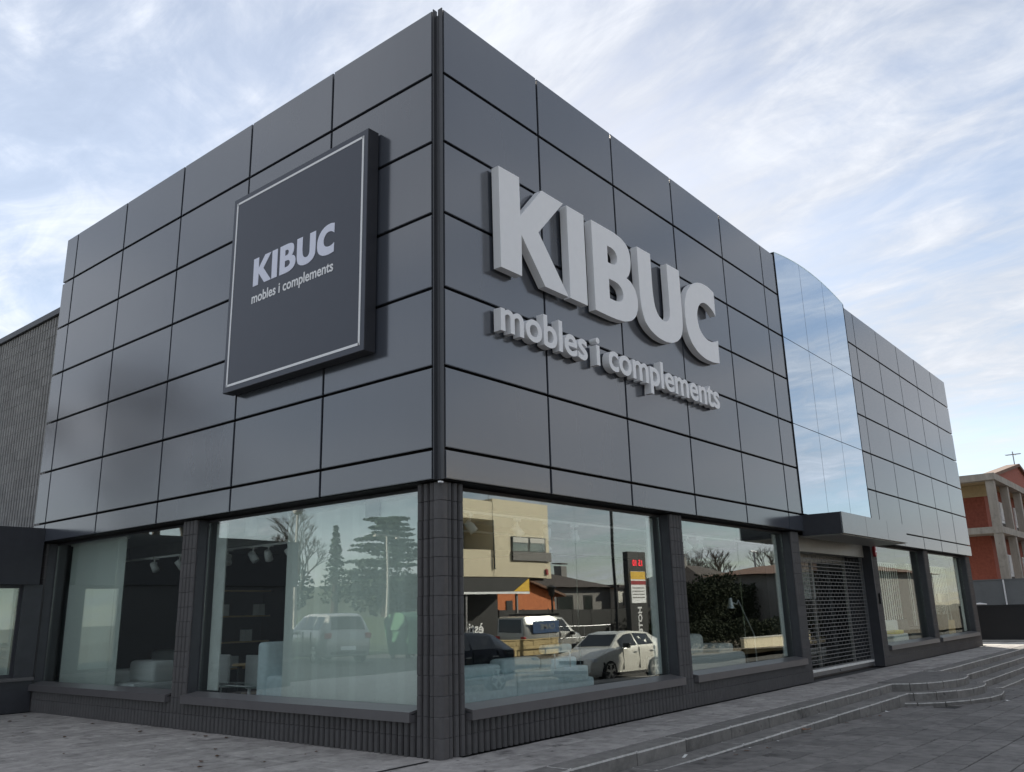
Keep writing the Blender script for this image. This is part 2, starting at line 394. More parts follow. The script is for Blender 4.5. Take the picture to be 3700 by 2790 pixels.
# ================================================================== FURNITURE STORE
store = thing('furniture_store', 'dark grey corner furniture store with metal facade panels above big shop windows', 'store')
def P(name, mb, m, parent=store, **kw): return mb.build(name, m, parent, **kw)
ZB, ZT = 3.005, 9.373
rows = [(ZB, ZB+.368)]+[(ZB+.368+i, ZB+1.368+i) for i in range(6)]
gx, gz = .018, .02
pm = {}
def panel_mesh(w, h):
    k = (round(w,3), round(h,3))
    if k not in pm:
        mb = B(-w/2+gx, w/2-gx, 0, .05, -h/2+gz, h/2-gz); me = mb.mesh('facade_panel', PANEL)
        bm = bmesh.new(); bm.from_mesh(me)
        bmesh.ops.bevel(bm, geom=[e for e in bm.edges if all(v.co.y < .001 for v in e.verts)], offset=.006, segments=2, affect='EDGES'); bm.to_mesh(me); bm.free()
        pm[k] = me
    return pm[k]
def wob(): return random.uniform(-.0022, .0022)
def cols(x0, ws):
    out = []
    for w in ws: out.append((x0, x0+w)); x0 += w
    return out
Rc = cols(.0666, [2.0478]*5+[.7815]); Sc = cols(15.797, [.7376]+[2.055]*5); Lc = cols(.1259, [2.0557]*5+[.5128])
for (a, b) in Rc+Sc:
    for (c, d) in rows: link('facade_panel', panel_mesh(b-a, d-c), store, ((a+b)/2, 0, (c+d)/2), (wob(), 0, wob()))
for (a, b) in Lc:
    for (c, d) in rows: link('facade_panel', panel_mesh(b-a, d-c), store, (0, (a+b)/2, (c+d)/2), (wob(), 0, -math.pi/2+wob()))
for q_ in ((.09, 11.08, .09, 10.9, ZB+.02, ZT-.06), (15.81, 26.79, .09, 10.9, ZB+.02, ZT-.06), (11.08, 15.81, .5, 10.9, ZB+.02, ZT-.06)): P('upper_wall', B(*q_), PANELBACK)
for q_ in ((.075, 11.08, .055, .09, ZB+.01, ZB+.05), (15.81, 26.8, .055, .09, ZB+.01, ZB+.05), (.055, .09, .13, 10.9, ZB+.01, ZB+.05)): P('carrier_rail', B(*q_), PANELBACK)
for q_ in ((.12, 11.0, .1, .35, ZT-.06, ZT-.02), (15.9, 26.7, .1, .35, ZT-.06, ZT-.02), (.1, .35, .36, 10.8, ZT-.06, ZT-.02)): P('parapet_cap', B(*q_), FLANGE)
# vertical corner profile between the two facades
P('corner_profile', MB().box(.045, .105, .062, .115, ZB+.01, ZT-.1), FLANGE, bevel=.004)
for q_ in ((.052, .066, .004, .075, ZB+.01, ZT-.004), (.003, .075, .111, .1245, ZB+.01, ZT-.004)): P('corner_flange', B(*q_), FLANGE)
P('corner_cap', B(.03, .085, .04, .075, ZB-.03, ZB-.012), WHITEF)
# glazed bay with a shallow arched head
bx = [11.09+i*1.566 for i in range(4)]; bz = [3.39, 5.373, 7.373]
def topz(x): 
    t = (x-11.09)/4.7; return 9.42+.20*4*t*(1-t)
bay = P('glazed_bay', MB().box(11.085, 15.79, .07, .12, 3.35, 9.33), DARK)
for i in range(3):
    a, b = bx[i]+.008, bx[i+1]-.008
    for j in range(2): MB().box(a, b, -.012, .008, bz[j]+.008, bz[j+1]-.008).build('glass_pane', MIRROR, bay)
    n = 5; pts = [(a, bz[2]+.008), (b, bz[2]+.008)]+[(b+(a-b)*k/n, topz(b+(a-b)*k/n)) for k in range(n+1)]
    v = [(p[0], -.012, p[1]) for p in pts]+[(p[0], .008, p[1]) for p in pts]; q = len(pts)
    MB().add(v, [tuple(range(q)), tuple(range(2*q-1, q-1, -1))]+[(k, (k+1) % q, q+(k+1) % q, q+k) for k in range(q)]).build('glass_pane', MIRROR, bay)
    v = []
    for k in range(n+1):
        xx = a+(b-a)*k/n; v += [(xx, -.014, topz(xx)+.001), (xx, .09, topz(xx)+.001), (xx, .09, topz(xx)+.02), (xx, -.014, topz(xx)+.02)]
    MB().add(v, [(4*k+q2, 4*k+(q2+1) % 4, 4*k+4+(q2+1) % 4, 4*k+4+q2) for k in range(n) for q2 in range(4)]).build('glass_edge', GLEDGE, bay)
for q_ in ((11.075, 11.088, -.02, .1, 3.38, 9.42), (15.786, 15.795, -.02, .1, 3.38, 9.42)): P('bay_side_rail', B(*q_), PANELBACK)
# canopy over the entrance
can = P('entrance_canopy', MB().box(11.06, 15.73, -.78, .04, 2.925, 3.365), SIGNE)
for i in range(3): B(11.06+i*1.558+.006, 11.06+(i+1)*1.558-.006, -.82, -.783, 2.925, 3.368).build('canopy_panel', PANEL, can, bevel=.004)
B(11.1, 15.69, -.76, .1, 2.905, 2.922).build('soffit_panel', ALU, can)
# ribbed blocks
def rib_profile(x0, n, pitch, y0, dep, gap=.007, flat=False):
    pts = []
    if flat:
        for i in range(n):
            a = x0+i*pitch+gap; w = pitch-2*gap
            pts += [(a, y0+dep), (a, y0+.007), (a+.007, y0), (a+w-.007, y0), (a+w, y0+.007), (a+w, y0+dep)]
        return pts
    for i in range(n):
        a = x0+i*pitch+gap; w = pitch-2*gap
        pts.append((a, y0+dep+.04))
        for t in (0, .16, .5, .84, 1): pts.append((a+w*t, y0+dep*(1-math.sin(math.pi*(t*.84+.08)))))
        pts.append((a+w, y0+dep+.04))
    return pts
def block_mesh(name, n, m, h=.2115, dep=.055, back=.22, pitch=.1, gap=.010, flat=False):
    pr = rib_profile(-n*pitch/2, n, pitch, 0, dep, gap, flat); k = len(pr)
    poly = pr+[(n*pitch/2-.003, back), (-n*pitch/2+.003, back)]
    v = []
    c = .008
    for (zz, ins) in ((-h/2+.0015, 0), (h/2-.0015-c, 0), (h/2-.0015, c)):
        v += [(p[0], p[1]+(ins if i < k else 0), zz) for i, p in enumerate(poly)]
    q = len(poly); f = [tuple(range(q-1,-1,-1)), tuple(range(2*q, 3*q))]
    for l in range(2): f += [(l*q+i, l*q+(i+1) % q, (l+1)*q+(i+1) % q, (l+1)*q+i) for i in range(q)]
    return MB().add(v, f).mesh(name, m)
CH = ZB/14.0
bm4 = block_mesh('block', 4, BLOCK, CH); bm5 = block_mesh('block', 5, BLOCK, CH); bm3 = block_mesh('block', 3, BLOCK, CH)
def jit(): return random.uniform(-.0015, .0015)
def pier_r(xc, mesh, n=14):
    for i in range(n): link('block', mesh, store, (xc+jit(), .1+jit(), (i+.5)*CH), (0,0,jit()*2))
def pier_l(yc, mesh, n=14):
    for i in range(n): link('block', mesh, store, (.1+jit(), yc+jit(), (i+.5)*CH), (0,0,-math.pi/2+jit()*2))
for xc, m_ in ((5.695, bm4), (10.8, bm4), (16.03, bm4), (21.12, bm4), (26.58, bm5)): pier_r(xc, m_)
for yc, m_ in ((5.475, bm4), (10.68, bm4)): pier_l(yc, m_)
# corner column: rounded corner block with three ribs each side
def corner_mesh():
    pts = [(.26, .1), (.2, .1)]
    for k in range(7):
        t = math.pi/2*k/6; pts.append((.165-.065*math.sin(t) if False else .10+.065*(1-math.sin(t)), .10+.065*(1-math.cos(t))))
    pts = [(.215, .1)]+[(.10+.06*(1-math.sin(math.pi/2*k/6)), .10+.06*(1-math.cos(math.pi/2*k/6))) for k in range(7)]+[(.1, .215), (.14, .22), (.22, .22), (.22, .14)]
    h = CH/2-.0015; q = len(pts); c = .008; v = []
    ctr = Vector((.18, .18))
    for zz, s_ in ((-h, 1), (h-c, 1), (h, .93)):
        v += [(ctr.x+(p[0]-ctr.x)*s_, ctr.y+(p[1]-ctr.y)*s_, zz) for p in pts]
    f = [tuple(range(q)), tuple(range(3*q-1, 2*q-1, -1))]
    for l in range(2): f += [(l*q+i, l*q+(i+1) % q, (l+1)*q+(i+1) % q, (l+1)*q+i) for i in range(q)]
    return MB().add(v, f).mesh('corner_block', BLOCK)
cm = corner_mesh()
for i in range(14):
    link('corner_block', cm, store, (jit(), jit(), (i+.5)*CH))
    link('block', bm3, store, (.372+jit(), .1+jit(), (i+.5)*CH)); link('block', bm3, store, (.1+jit(), .372+jit(), (i+.5)*CH), (0,0,-math.pi/2))
for q_ in ((.15, .5, .155, .5, 0, ZB), (5.51, 5.88, .15, .6, 0, ZB), (10.62, 10.98, .15, .6, 0, ZB), (15.85, 16.21, .15, .6, 0, ZB), (20.94, 21.30, .15, .6, 0, ZB), (26.35, 26.80, .15, .6, 0, ZB), (.15, .6, 5.29, 5.66, 0, ZB), (.15, .6, 10.49, 10.87, 0, ZB)): P('pier_core', B(*q_), MORTAR)
P('pier_core', MB().box(26.72, 26.8, .6, 10.9, 0, ZB), MORTAR)
# base walls under the sills
WR = [(.525, 5.49), (5.90, 10.595), (16.235, 20.92), (21.325, 26.33)]
WL = [(.525, 5.27), (5.68, 10.48)]
for (a, b) in WR:
    n = round((b-a)/.4); pt = (b-a)/n
    for i in range(n):
        for c in range(2):
            o = link('block', bm4, store, (a+(i+.5)*pt, .1+jit(), (c+.5)*CH), (0,0,jit())); o.scale = (pt/.4, 1, 1)
    P('base_core', B(a, b, .15, .3, 0, .36), MORTAR)
for (a, b) in WL:
    n = round((b-a)/.4); pt = (b-a)/n
    for i in range(n):
        for c in range(2):
            o = link('block', bm4, store, (.1+jit(), a+(i+.5)*pt, (c+.5)*CH), (0,0,-math.pi/2+jit())); o.scale = (pt/.4, 1, 1)
    P('base_core', B(.15, .3, a, b, 0, .36), MORTAR)
# windows: sill, frame, glass panes
def window(a, b, side, seams, gm=None):
    w = bpy.data.objects.new('shop_window', None); COL.objects.link(w); w.parent = store
    S = (lambda x0,x1,y0,y1,z0,z1: B(x0,x1,y0,y1,z0,z1)) if side == 'R' else (lambda x0,x1,y0,y1,z0,z1: B(y0,y1,x0,x1,z0,z1))
    f = MB()
    def fb(x0,x1,y0,y1,z0,z1):
        if side == 'R': f.box(x0,x1,y0,y1,z0,z1)
        else: f.box(y0,y1,x0,x1,z0,z1)
    fb(a-.01, b+.01, .31, .36, 2.965, ZB-.002); fb(a-.01, b+.01, .31, .36, .46, .505)
    fb(a-.03, a+.012, .30, .37, .505, 2.965); fb(b-.012, b+.03, .30, .37, .505, 2.965)
    f.build('window_frame', JAMB, w)
    # sloping metal sill
    prof = [(.305,.505),(.305,.485),(.06,.445),(.06,.362),(.035,.362),(.035,.470),(.30,.512)]
    v = []
    for xx in (a+.005, b-.005): v += [((xx, p[0], p[1]) if side == 'R' else (p[0], xx, p[1])) for p in prof]
    q = len(prof)
    MB().add(v, [tuple(range(q)), tuple(range(2*q-1,q-1,-1))]+[(i,(i+1)%q,q+(i+1)%q,q+i) for i in range(q)]).box(*((a+.005,b-.005,.06,.28,.363,.44) if side=='R' else (.06,.28,a+.005,b-.005,.363,.44))).build('window_sill', SILLM, w)
    e = [a+.012]+seams+[b-.012]
    for i in range(len(e)-1): S(e[i]+.003, e[i+1]-.003, .317, .327, .506, 2.964).build('glass_pane', gm or GLASS, w)
    for (q0, q1) in ((a-.012, a-.0005), (b+.0005, b+.012)):
        (B(q0, q1, .155, .37, .45, 2.99) if side == 'R' else B(.155, .37, q0, q1, .45, 2.99)).build('reveal_plate', JAMB, w)
    return w
window(*WR[0], 'R', [3.07]); window(*WR[1], 'R', [8.4]); window(*WR[2], 'R', [18.6], GLASSF); window(*WR[3], 'R', [23.8], GLASSF)
window(*WL[0], 'L', [2.95]); window(*WL[1], 'L', [8.1])
for q_ in ((15.80, 15.845, .12, .9, 0, ZB), (10.985, 11.0, .15, .9, 0, ZB)): P('door_reveal', B(*q_), JAMB)
# interior
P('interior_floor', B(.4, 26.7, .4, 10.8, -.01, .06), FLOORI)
P('interior_ceiling', B(.4, 26.7, .40, 10.8, 2.985, ZB+.015), CEIL)
for q_ in ((.45, 26.6, 1.55, 1.8, 2.76, 2.984), (.45, 26.6, 4.2, 4.5, 2.7, 2.984), (1.75, 2.0, 1.81, 10.7, 2.76, 2.984)): P('ceiling_beam', B(*q_), CEIL)
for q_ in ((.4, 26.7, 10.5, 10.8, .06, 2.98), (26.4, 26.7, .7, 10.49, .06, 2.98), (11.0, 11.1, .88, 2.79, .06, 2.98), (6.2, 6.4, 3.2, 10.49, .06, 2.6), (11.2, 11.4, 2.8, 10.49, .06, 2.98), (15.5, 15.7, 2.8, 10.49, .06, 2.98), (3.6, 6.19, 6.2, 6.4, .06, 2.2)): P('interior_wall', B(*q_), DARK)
for q_ in ((5.24, 5.44, .42, .44, .52, 2.95), (.42, .44, 4.93, 5.2, .52, 2.95), (10.35, 10.52, .42, .44, .52, 2.95), (25.98, 26.3, .42, .44, .52, 2.95)): P('inner_reveal', B(*q_), PALE)
for q_ in ((.7, 10.4, .62, .66, 2.755, 2.785), (.93, .97, .98, 10.2, 2.60, 2.63), (1.9, 10.4, 1.98, 2.02, 2.70, 2.73)): P('lighting_track', B(*q_), SPOTM)
# entrance door behind the shutter
door = P('entrance_door', MB().box(11.0, 15.8, .80, .86, 2.5, 2.95).box(11.0, 11.08, .80, .86, .0, 2.5).box(13.38, 13.42, .80, .86, 0, 2.5).box(12.2, 12.24, .80, .86, 0, 2.5).box(15.70, 15.79, .80, .86, 0, 2.5), ALU)
B(11.08, 15.7, .825, .832, .0, 2.5).build('glass_pane', GLASS3, door)
# roller shutter
shb = P('shutter_box', B(11.003, 15.797, .30, .56, 2.64, 2.995), ALU, bevel=.01)
sh = P('roller_shutter', MB().box(11.003, 15.797, .375, .425, .03, .115).box(11.003, 11.03, .36, .44, .0, 2.64).box(15.77, 15.797, .36, .44, 0, 2.64), STEEL)
B(11.03, 15.77, .36, .44, .116, .165).build('bottom_rail', SPOTM, sh)
B(13.3, 13.42, .352, .374, .05, .09).build('shutter_lock', STEEL, sh)
pitch_s = .083
def slat_mesh(offx):
    mb = MB().box(-2.37, 2.37, -.006, .006, -.0075, .0075)
    x = -2.3+offx
    while x < 2.35:
        mb.box(x-.005, x+.005, -.003, .003, .008, pitch_s-.008); x += .24
    return mb.mesh('slat', SLAT)
s0, s1 = slat_mesh(0), slat_mesh(.12)
for i in range(29): link('slat', s0 if i % 2 else s1, sh, (13.4, .40, .185+i*pitch_s))
# ================================================================== SIGNS
KL = {'K': [[(0.971,7.334),(1.413,7.340),(1.418,6.758),(1.926,7.34),(2.447,7.332),(1.819,6.651),(2.495,5.872),(1.935,5.872),(1.43,6.477),(1.416,5.872),(0.979,5.872)]],
 'I': [[(2.535,7.338),(2.975,7.338),(2.975,5.872),(2.535,5.872)]],
 'B': [[(3.185,7.340),(3.52,7.345),(3.822,7.345),(4.053,7.318),(4.206,7.25),(4.284,7.14),(4.303,6.99),(4.272,6.826),(4.21,6.72),(4.137,6.657),(4.268,6.63),(4.391,6.53),(4.452,6.38),(4.442,6.212),(4.361,6.06),(4.215,5.95),(3.998,5.882),(3.766,5.862),(3.52,5.86),(3.185,5.865)],
   [(3.605,7.049),(3.602,6.765),(3.712,6.765),(3.815,6.788),(3.872,6.848),(3.892,6.925),(3.863,6.99),(3.806,7.035),(3.716,7.052)],
   [(3.604,6.491),(3.602,6.164),(3.775,6.163),(3.905,6.188),(3.989,6.25),(4.014,6.337),(3.972,6.428),(3.885,6.48),(3.76,6.494)]],
 'U': [[(4.53,7.343),(4.965,7.347),(4.962,6.944),(4.963,6.663),(5.0,6.424),(5.085,6.29),(5.222,6.225),(5.358,6.225),(5.465,6.29),(5.522,6.406),(5.524,7.346),(5.972,7.35),(5.97,6.393),(5.943,6.225),(5.869,6.078),(5.727,5.965),(5.531,5.888),(5.318,5.855),(5.056,5.869),(4.811,5.94),(4.648,6.05),(4.565,6.228),(4.535,6.478)]],
 'C': [[(7.335,7.315),(7.098,7.372),(6.85,7.37),(6.597,7.31),(6.374,7.185),(6.196,6.99),(6.098,6.755),(6.078,6.485),(6.125,6.235),(6.255,6.056),(6.478,5.929),(6.766,5.868),(7.065,5.866),(7.320,5.905),(7.338,6.355),(7.232,6.302),(7.08,6.262),(6.891,6.262),(6.728,6.311),(6.612,6.406),(6.558,6.544),(6.558,6.695),(6.625,6.838),(6.74,6.944),(6.888,6.995),(7.075,6.98),(7.226,6.916),(7.326,6.836)]]}
from mathutils.geometry import tessellate_polygon
ROUND = {'B': (1.2, ), }
def smooth_loop(l, sharp=.75):
    # round the loop where it bends gently, keep real corners
    n = len(l); out = []
    for i in range(n):
        p0, p1, p2 = Vector(l[i-1]), Vector(l[i]), Vector(l[(i+1) % n])
        a = (p1-p0).angle(p2-p1, 0) if (p1-p0).length and (p2-p1).length else 0
        if a < .12 or a > sharp: out.append(tuple(p1))
        else:
            for w in (.25, .0, -.25):
                if w == .25: q = p1.lerp(p0, .28)
                elif w == 0: q = p1.lerp(p0, .14).lerp(p1.lerp(p2, .14), .5)
                else: q = p1.lerp(p2, .28)
                out.append(tuple(q))
    return out
def letter_mb(loops, f):
    """f(u, w, depth 0..1) -> 3d; loops in (u,w)"""
    loops = [smooth_loop(l) for l in loops]
    tri = tessellate_polygon([[Vector((p[0], p[1], 0)) for p in l] for l in loops])
    flat = [p for l in loops for p in l]; n = len(flat)
    v = [f(p[0], p[1], 0) for p in flat]+[f(p[0], p[1], 1) for p in flat]
    fc = [tuple(t) for t in tri]+[tuple(i+n for i in t[::-1]) for t in tri]; o = 0
    for l in loops:
        q = len(l); fc += [(o+i, o+(i+1) % q, n+o+(i+1) % q, n+o+i) for i in range(q)]; o += q
    return MB().add(v, fc)
name_sign = thing('shop_sign', 'huge raised pale grey five letter shop name standing off the right hand facade', 'sign', (0,0,5.87))
fr = lambda u, w, d: (u, -.16+d*.125, w-5.87)
for ch, l in KL.items(): letter_mb(l, fr).build('letter', WHITE, name_sign)
for ch, l in KL.items(): 
    c = l[0][0]
    MB().tube([(c[0]+.12, -.036, c[1]-5.87-.2), (c[0]+.12, 0.003, c[1]-5.87-.2)], .012, 6).build('stand_off', FLANGE, name_sign)
def text_chars(txt, bold=0.0, res=5):
    cu = bpy.data.curves.new('t', 'FONT'); cu.size = 1; cu.resolution_u = res; cu.offset = bold; cu.fill_mode = 'FRONT'
    ob = bpy.data.objects.new('t', cu); COL.objects.link(ob); out = []
    def ext(s):
        cu.body = s; bpy.context.view_layer.update()
        me = bpy.data.meshes.new_from_object(ob.evaluated_get(bpy.context.evaluated_depsgraph_get()))
        v = [tuple(x.co) for x in me.vertices]; f = [tuple(p.vertices) for p in me.polygons]; bpy.data.meshes.remove(me); return v, f
    for i, c in enumerate(txt):
        if c == ' ': continue
        v, f = ext(c); full, _ = ext(txt[:i+1])
        dx = max(p[0] for p in full)-max(p[0] for p in v)
        out.append((c, [(p[0]+dx, p[1]) for p in v], f))
    bpy.data.objects.remove(ob); bpy.data.curves.remove(cu)
    return out
def char_mb(v, f, fn, thick=True):
    # solid from a flat glyph: front, back, and walls along boundary edges
    n = len(v); cnt = {}
    for q in f:
        for i in range(len(q)):
            e = (q[i], q[(i+1) % len(q)]); cnt[e] = 1
    bd = [e for e in cnt if (e[1], e[0]) not in cnt]
    # weld duplicates so walls are right
    V = [fn(p[0], p[1], 0) for p in v]; F = [tuple(q) for q in f]
    if thick:
        V += [fn(p[0], p[1], 1) for p in v]; F += [tuple(i+n for i in q[::-1]) for q in f]+[(a, b, n+b, n+a) for a, b in bd]
    return MB().add(V, F)
TAG = text_chars('mobles i complements', .018)
tx0 = min(p[0] for c in TAG for p in c[1]); tx1 = max(p[0] for c in TAG for p in c[1])
th = max(p[1] for c in TAG if c[0] == 'b' for p in c[1])
tag_sign = thing('tagline_sign', 'raised pale grey lower case tagline letters under the huge shop name', 'sign', (0,0,5.0))
sx = (7.19-.962)/(tx1-tx0); sz = .445/th
for c, v, f in TAG: char_mb(v, f, lambda u, w, d: (.962+(u-tx0)*sx, -.15+d*.12, .012+w*sz)).build('letter', WHITE, tag_sign)
# square sign on the left facade
sq = thing('square_sign', 'square dark navy box sign with a thin white border on the left facade', 'sign', (0, 2.71, 6.325))
h = 1.575
B(-.2, -.02, -h, h, -h, h).build('sign_box', SIGNE, sq, bevel=.004)
B(-.204, -.2005, -h+.006, h-.006, -h+.006, h-.006).build('sign_face', SIGNM, sq)
bl = MB(); e = 1.475; t_ = .017
bl.box(-.2075, -.2045, -e, e, e-t_, e+t_).box(-.2075, -.2045, -e, e, -e-t_, -e+t_).box(-.2075, -.2045, -e-t_, -e+t_, -e-t_, e+t_).box(-.2075, -.2045, e-t_, e+t_, -e-t_, e+t_)
bl.build('border_line', WHITEF, sq)
k_ = 1.87/6.37
for ch, l in KL.items(): letter_mb(l, lambda u, w, d: (-.2085+d*.004, (3.655-(u-.971)*k_)-2.71, 6.277+(w-5.872)*k_*1.02-6.325)).build('letter', LAV, sq)
sx2 = (3.664-1.793)/(tx1-tx0); sz2 = .155/th
for c, v, f in TAG: char_mb(v, f, lambda u, w, d: (-.2082+d*.003, 3.664-(u-tx0)*sx2-2.71, 6.012+w*sz2-6.325)).build('letter', WHITEF, sq)

# ================================================================== small fittings on the front
al = thing('alarm_siren', 'red oval alarm siren on the pier beside the shutter under the canopy end', 'alarm', (15.95, .1, 2.78))
MB().tube([(0,-.07,0),(0,.002,0)], .1, 16).xf(Matrix.Diagonal((.7,1,1.35,1))).build('siren_body', REDP, al, bevel=.015)
B(-.05,.05,-.075,-.071,-.02,.02).build('siren_label', WHITEF, al)
ic = thing('key_switch_box', 'small black key switch box on the pier right of the roller shutter', 'switch', (15.98, .1, 1.62))
B(-.05,.05,-.04,.0,-.13,.13).build('switch_body', BLACKM, ic, bevel=.008)
MB().tube([(0,-.05,.03),(0,-.04,.03)], .02, 10).build('key_slot', STEEL, ic)

# ================================================================== things inside the windows
def spot(label):
    s = thing('spotlight', label, 'spotlight', (0,0,0), 0, 'ceiling spotlights inside the shop')
    B(-.07,.07,-.025,.025,-.005,.035).build('track_adapter', SPOTM, s)
    MB().tube([(0,0,-.004),(0,0,-.06)], .012, 6).tube([(.05,0,-.06),(.05,0,-.14)], .008, 6).tube([(-.005,0,-.06),(.052,0,-.06)], .008, 6).build('bracket', SPOTM, s)
    MB().tube([(0,-.055,-.20),(0,.0,-.13),(0,.055,-.075)], [.062,.058,.045], 12).build('lamp_body', SPOTM, s, smooth=True)
    return s
sp0 = spot('white track spotlight hanging nearest the corner pier in the first right window')
spd = [((1.20,.64,2.72), .9, None), ((2.16,.64,2.72), .2, 'white track spotlight above the left end of the pale blue sofa'), ((2.84,.64,2.72), 2.4, 'white track spotlight tilted sideways left of the double spotlight group'),
 ((3.50,.64,2.72), -.5, 'big white track spotlight above the sofa headrest'), ((4.6,2.0,2.69), .8, 'white track spotlight on the rear track behind the first right window'),
 ((7.0,.64,2.72), .3, 'left one of two white spotlights in the second right window'), ((7.5,.64,2.72), -.7, 'right one of two white spotlights in the second right window'),
 ((.95,5.0,2.59), .4, 'white spotlight second from the left in the dark half of the left corner window'), ((.95,4.6,2.59), 2.2, 'white spotlight third from the left in the dark half of the left corner window'),
 ((.95,4.06,2.59), 1.2, 'white spotlight beside the vertical blind edge in the left corner window'), ((.95,5.7,2.59), -.4, 'white spotlight leftmost in the left corner window'),
 ((.95,8.0,2.59), .2, 'white spotlight in the middle of the far left window'), ((.95,7.15,2.59), 1.1, 'large white spotlight next to the pier in the far left window')]
for i, (l, rz, lab) in enumerate(spd):
    if i == 0: sp0.location = l; sp0.rotation_euler = (0,0,rz)
    else: copy_tree(sp0, l, rz, lab)
sofa = thing('sofa', 'pale blue sofa seen from behind in the first right window', 'sofa', (0, .72, .06))
rbox('back_panel', .62, 2.30, .10, .36, .06, .665, .03, TEAL, sofa); rbox('back_panel', 2.325, 3.98, .10, .36, .06, .67, .03, TEAL, sofa)
rbox('arm', 3.99, 4.16, .12, 1.0, .06, .50, .05, TEAL, sofa)
rbox('cushion', .64, 2.06, .16, .46, .655, .80, .07, TEAL, sofa, 4); rbox('cushion', 2.12, 2.95, .18, .46, .66, .85, .08, TEAL, sofa, 4); rbox('cushion', 3.0, 3.85, .2, .5, .66, .80, .06, TEAL, sofa, 4)
rbox('headrest', 3.02, 3.66, .14, .30, .87, .99, .055, TEAL, sofa, 4)
rbox('seat', .66, 3.98, .37, 1.1, .06, .42, .05, TEAL, sofa)
for xx in (3.18, 3.55): MB().tube([(xx,.12,.62),(xx,.12,.86),(xx+.02,.15,.89)], .011, 8).build('headrest_rod', CHROME, sofa)
chair = thing('armchair', 'pale high backed armchair beside the blind in the left corner window', 'armchair', (.55, 3.35, .06))
rbox('backrest', .0, .6, .62, .84, .12, 1.13, .07, TEAL, chair, 4); rbox('seat', .0, .65, -.05, .62, .12, .68, .08, TEAL, chair, 4); rbox('foot', .05, .55, .0, .75, 0, .12, .01, BLACKM, chair)
ac = thing('armchair', 'low white armchair nearest the glass in the far left window', 'armchair', (.62, 7.75, .06))
rbox('seat', .0, .8, .0, .95, .08, .45, .06, CREAMUP, ac); rbox('backrest', .35, .8, .05, .9, .44, .80, .1, CREAMUP, ac, 4); rbox('arm', .0, .75, .86, 1.05, .08, .66, .07, CREAMUP, ac)
ac2 = thing('sofa', 'long white sofa behind the armchair in the far left window', 'sofa', (1.6, 8.3, .06))
rbox('seat', 0, .9, 0, 1.9, .08, .45, .06, CREAMUP, ac2); rbox('backrest', .6, .9, .0, 1.9, .44, .9, .09, CREAMUP, ac2, 4)
sb = thing('sofa', 'low pale lounge sofa in the second right window', 'sofa', (7.0, .75, .06))
rbox('seat', 0, 2.3, 0, .9, .1, .62, .1, CREAMUP, sb); rbox('backrest', .3, 1.2, .3, .6, .6, .98, .12, CREAMUP, sb, 4); rbox('cushion', 1.4, 2.0, .1, .7, .6, .78, .08, CREAMUP, sb, 4)
al2 = thing('floor_lamp', 'chrome floor lamp with a folded arm in the second right window', 'lamp', (10.2, .95, .06))
MB().tube([(0,0,0),(0,0,.02)], .16, 20).build('lamp_base', CHROME, al2)
MB().tube([(.0,0,.02),(.0,0,.88),(-.62,0,1.58),(-.7,0,1.50),(-.98,0,1.55)], .012, 8).build('lamp_arm', CHROME, al2)
MB().tube([(-.98,0,1.62),(-.98,0,1.42)], [.03,.07], 12).build('lamp_shade', CHROME, al2)
dtb = thing('dining_table', 'dark dining table inside the left corner window', 'table', (1.6, 4.6, .06))
rbox('tabletop', 0, .9, 0, 1.8, .70, .74, .01, WOODL, dtb)
for (a_, b_) in ((.06,.06),(.78,.06),(.06,1.68),(.78,1.68)): B(a_,a_+.06,b_,b_+.06,0,.699).build('leg', BLKUP, dtb)
def dchair(loc, rz, lab):
    c = thing('dining_chair', lab, 'chair', loc, rz, 'chairs round the dining table')
    rbox('seat', -.22,.22,-.22,.22,.42,.47,.02,CREAMUP,c); rbox('backrest', -.22,.22,.19,.24,.48,.92,.02,CREAMUP,c)
    for (a_, b_) in ((-.2,-.2),(.17,-.2),(-.2,.17),(.17,.17)): B(a_,a_+.03,b_,b_+.03,0,.419).build('leg', BLKUP, c)
dchair((1.3,5.0,.06), R(90), 'pale dining chair on the window side of the table, nearer the corner'); dchair((1.3,5.9,.06), R(90), 'pale dining chair on the window side of the table, nearer the annex')
cft = thing('coffee_table', 'low chrome framed glass coffee table at the left edge of the left corner window', 'table', (.55, 4.35, .06))
for (a_, b_) in ((0,0),(.5,0),(0,.7),(.5,.7)): B(a_,a_+.02,b_,b_+.02,0,.50).build('leg', CHROME, cft)
B(0,.52,0,.72,.501,.515).build('tabletop', GLASS2, cft); B(0,.52,-.001,.02,.516,.53).build('rim_bar', CHROME, cft); B(0,.02,.021,.72,.516,.53).build('rim_bar', CHROME, cft)
pcd = thing('price_card', 'small white price card standing in the far left window beside the pier', 'price card', (.55, 6.25, .50))
B(-.005,.005,0,.11,.02,.28).build('card', PAPER, pcd); B(-.04,.04,.0,.11,.0,.019).build('card_foot', CHROME, pcd)
pct = thing('wall_picture', 'framed pale picture on the dark back wall of the left corner window', 'picture', (4.4, 6.19, 1.2))
B(0,1.1,-.04,-.002,0,.75).build('frame', WOODL, pct); B(.06,1.04,-.046,-.041,.06,.69).build('canvas', CREAMUP, pct)
bks = thing('bookcase', 'dark bookcase with pale boxes deep inside the left corner window', 'bookcase', (2.2, 8.8, .06))
B(0,1.8,.28,.3,0,2.1).build('back', BLKUP, bks)
for k in range(5): B(0,1.8,0,.279,k*.5,k*.5+.03).build('shelf', WOODL, bks)
for k in range(6): B(.15+k*.28,.3+k*.28,.05,.25,.531+.5*(k % 3),.75+.5*(k % 3)).build('storage_box', CREAMUP, bks)
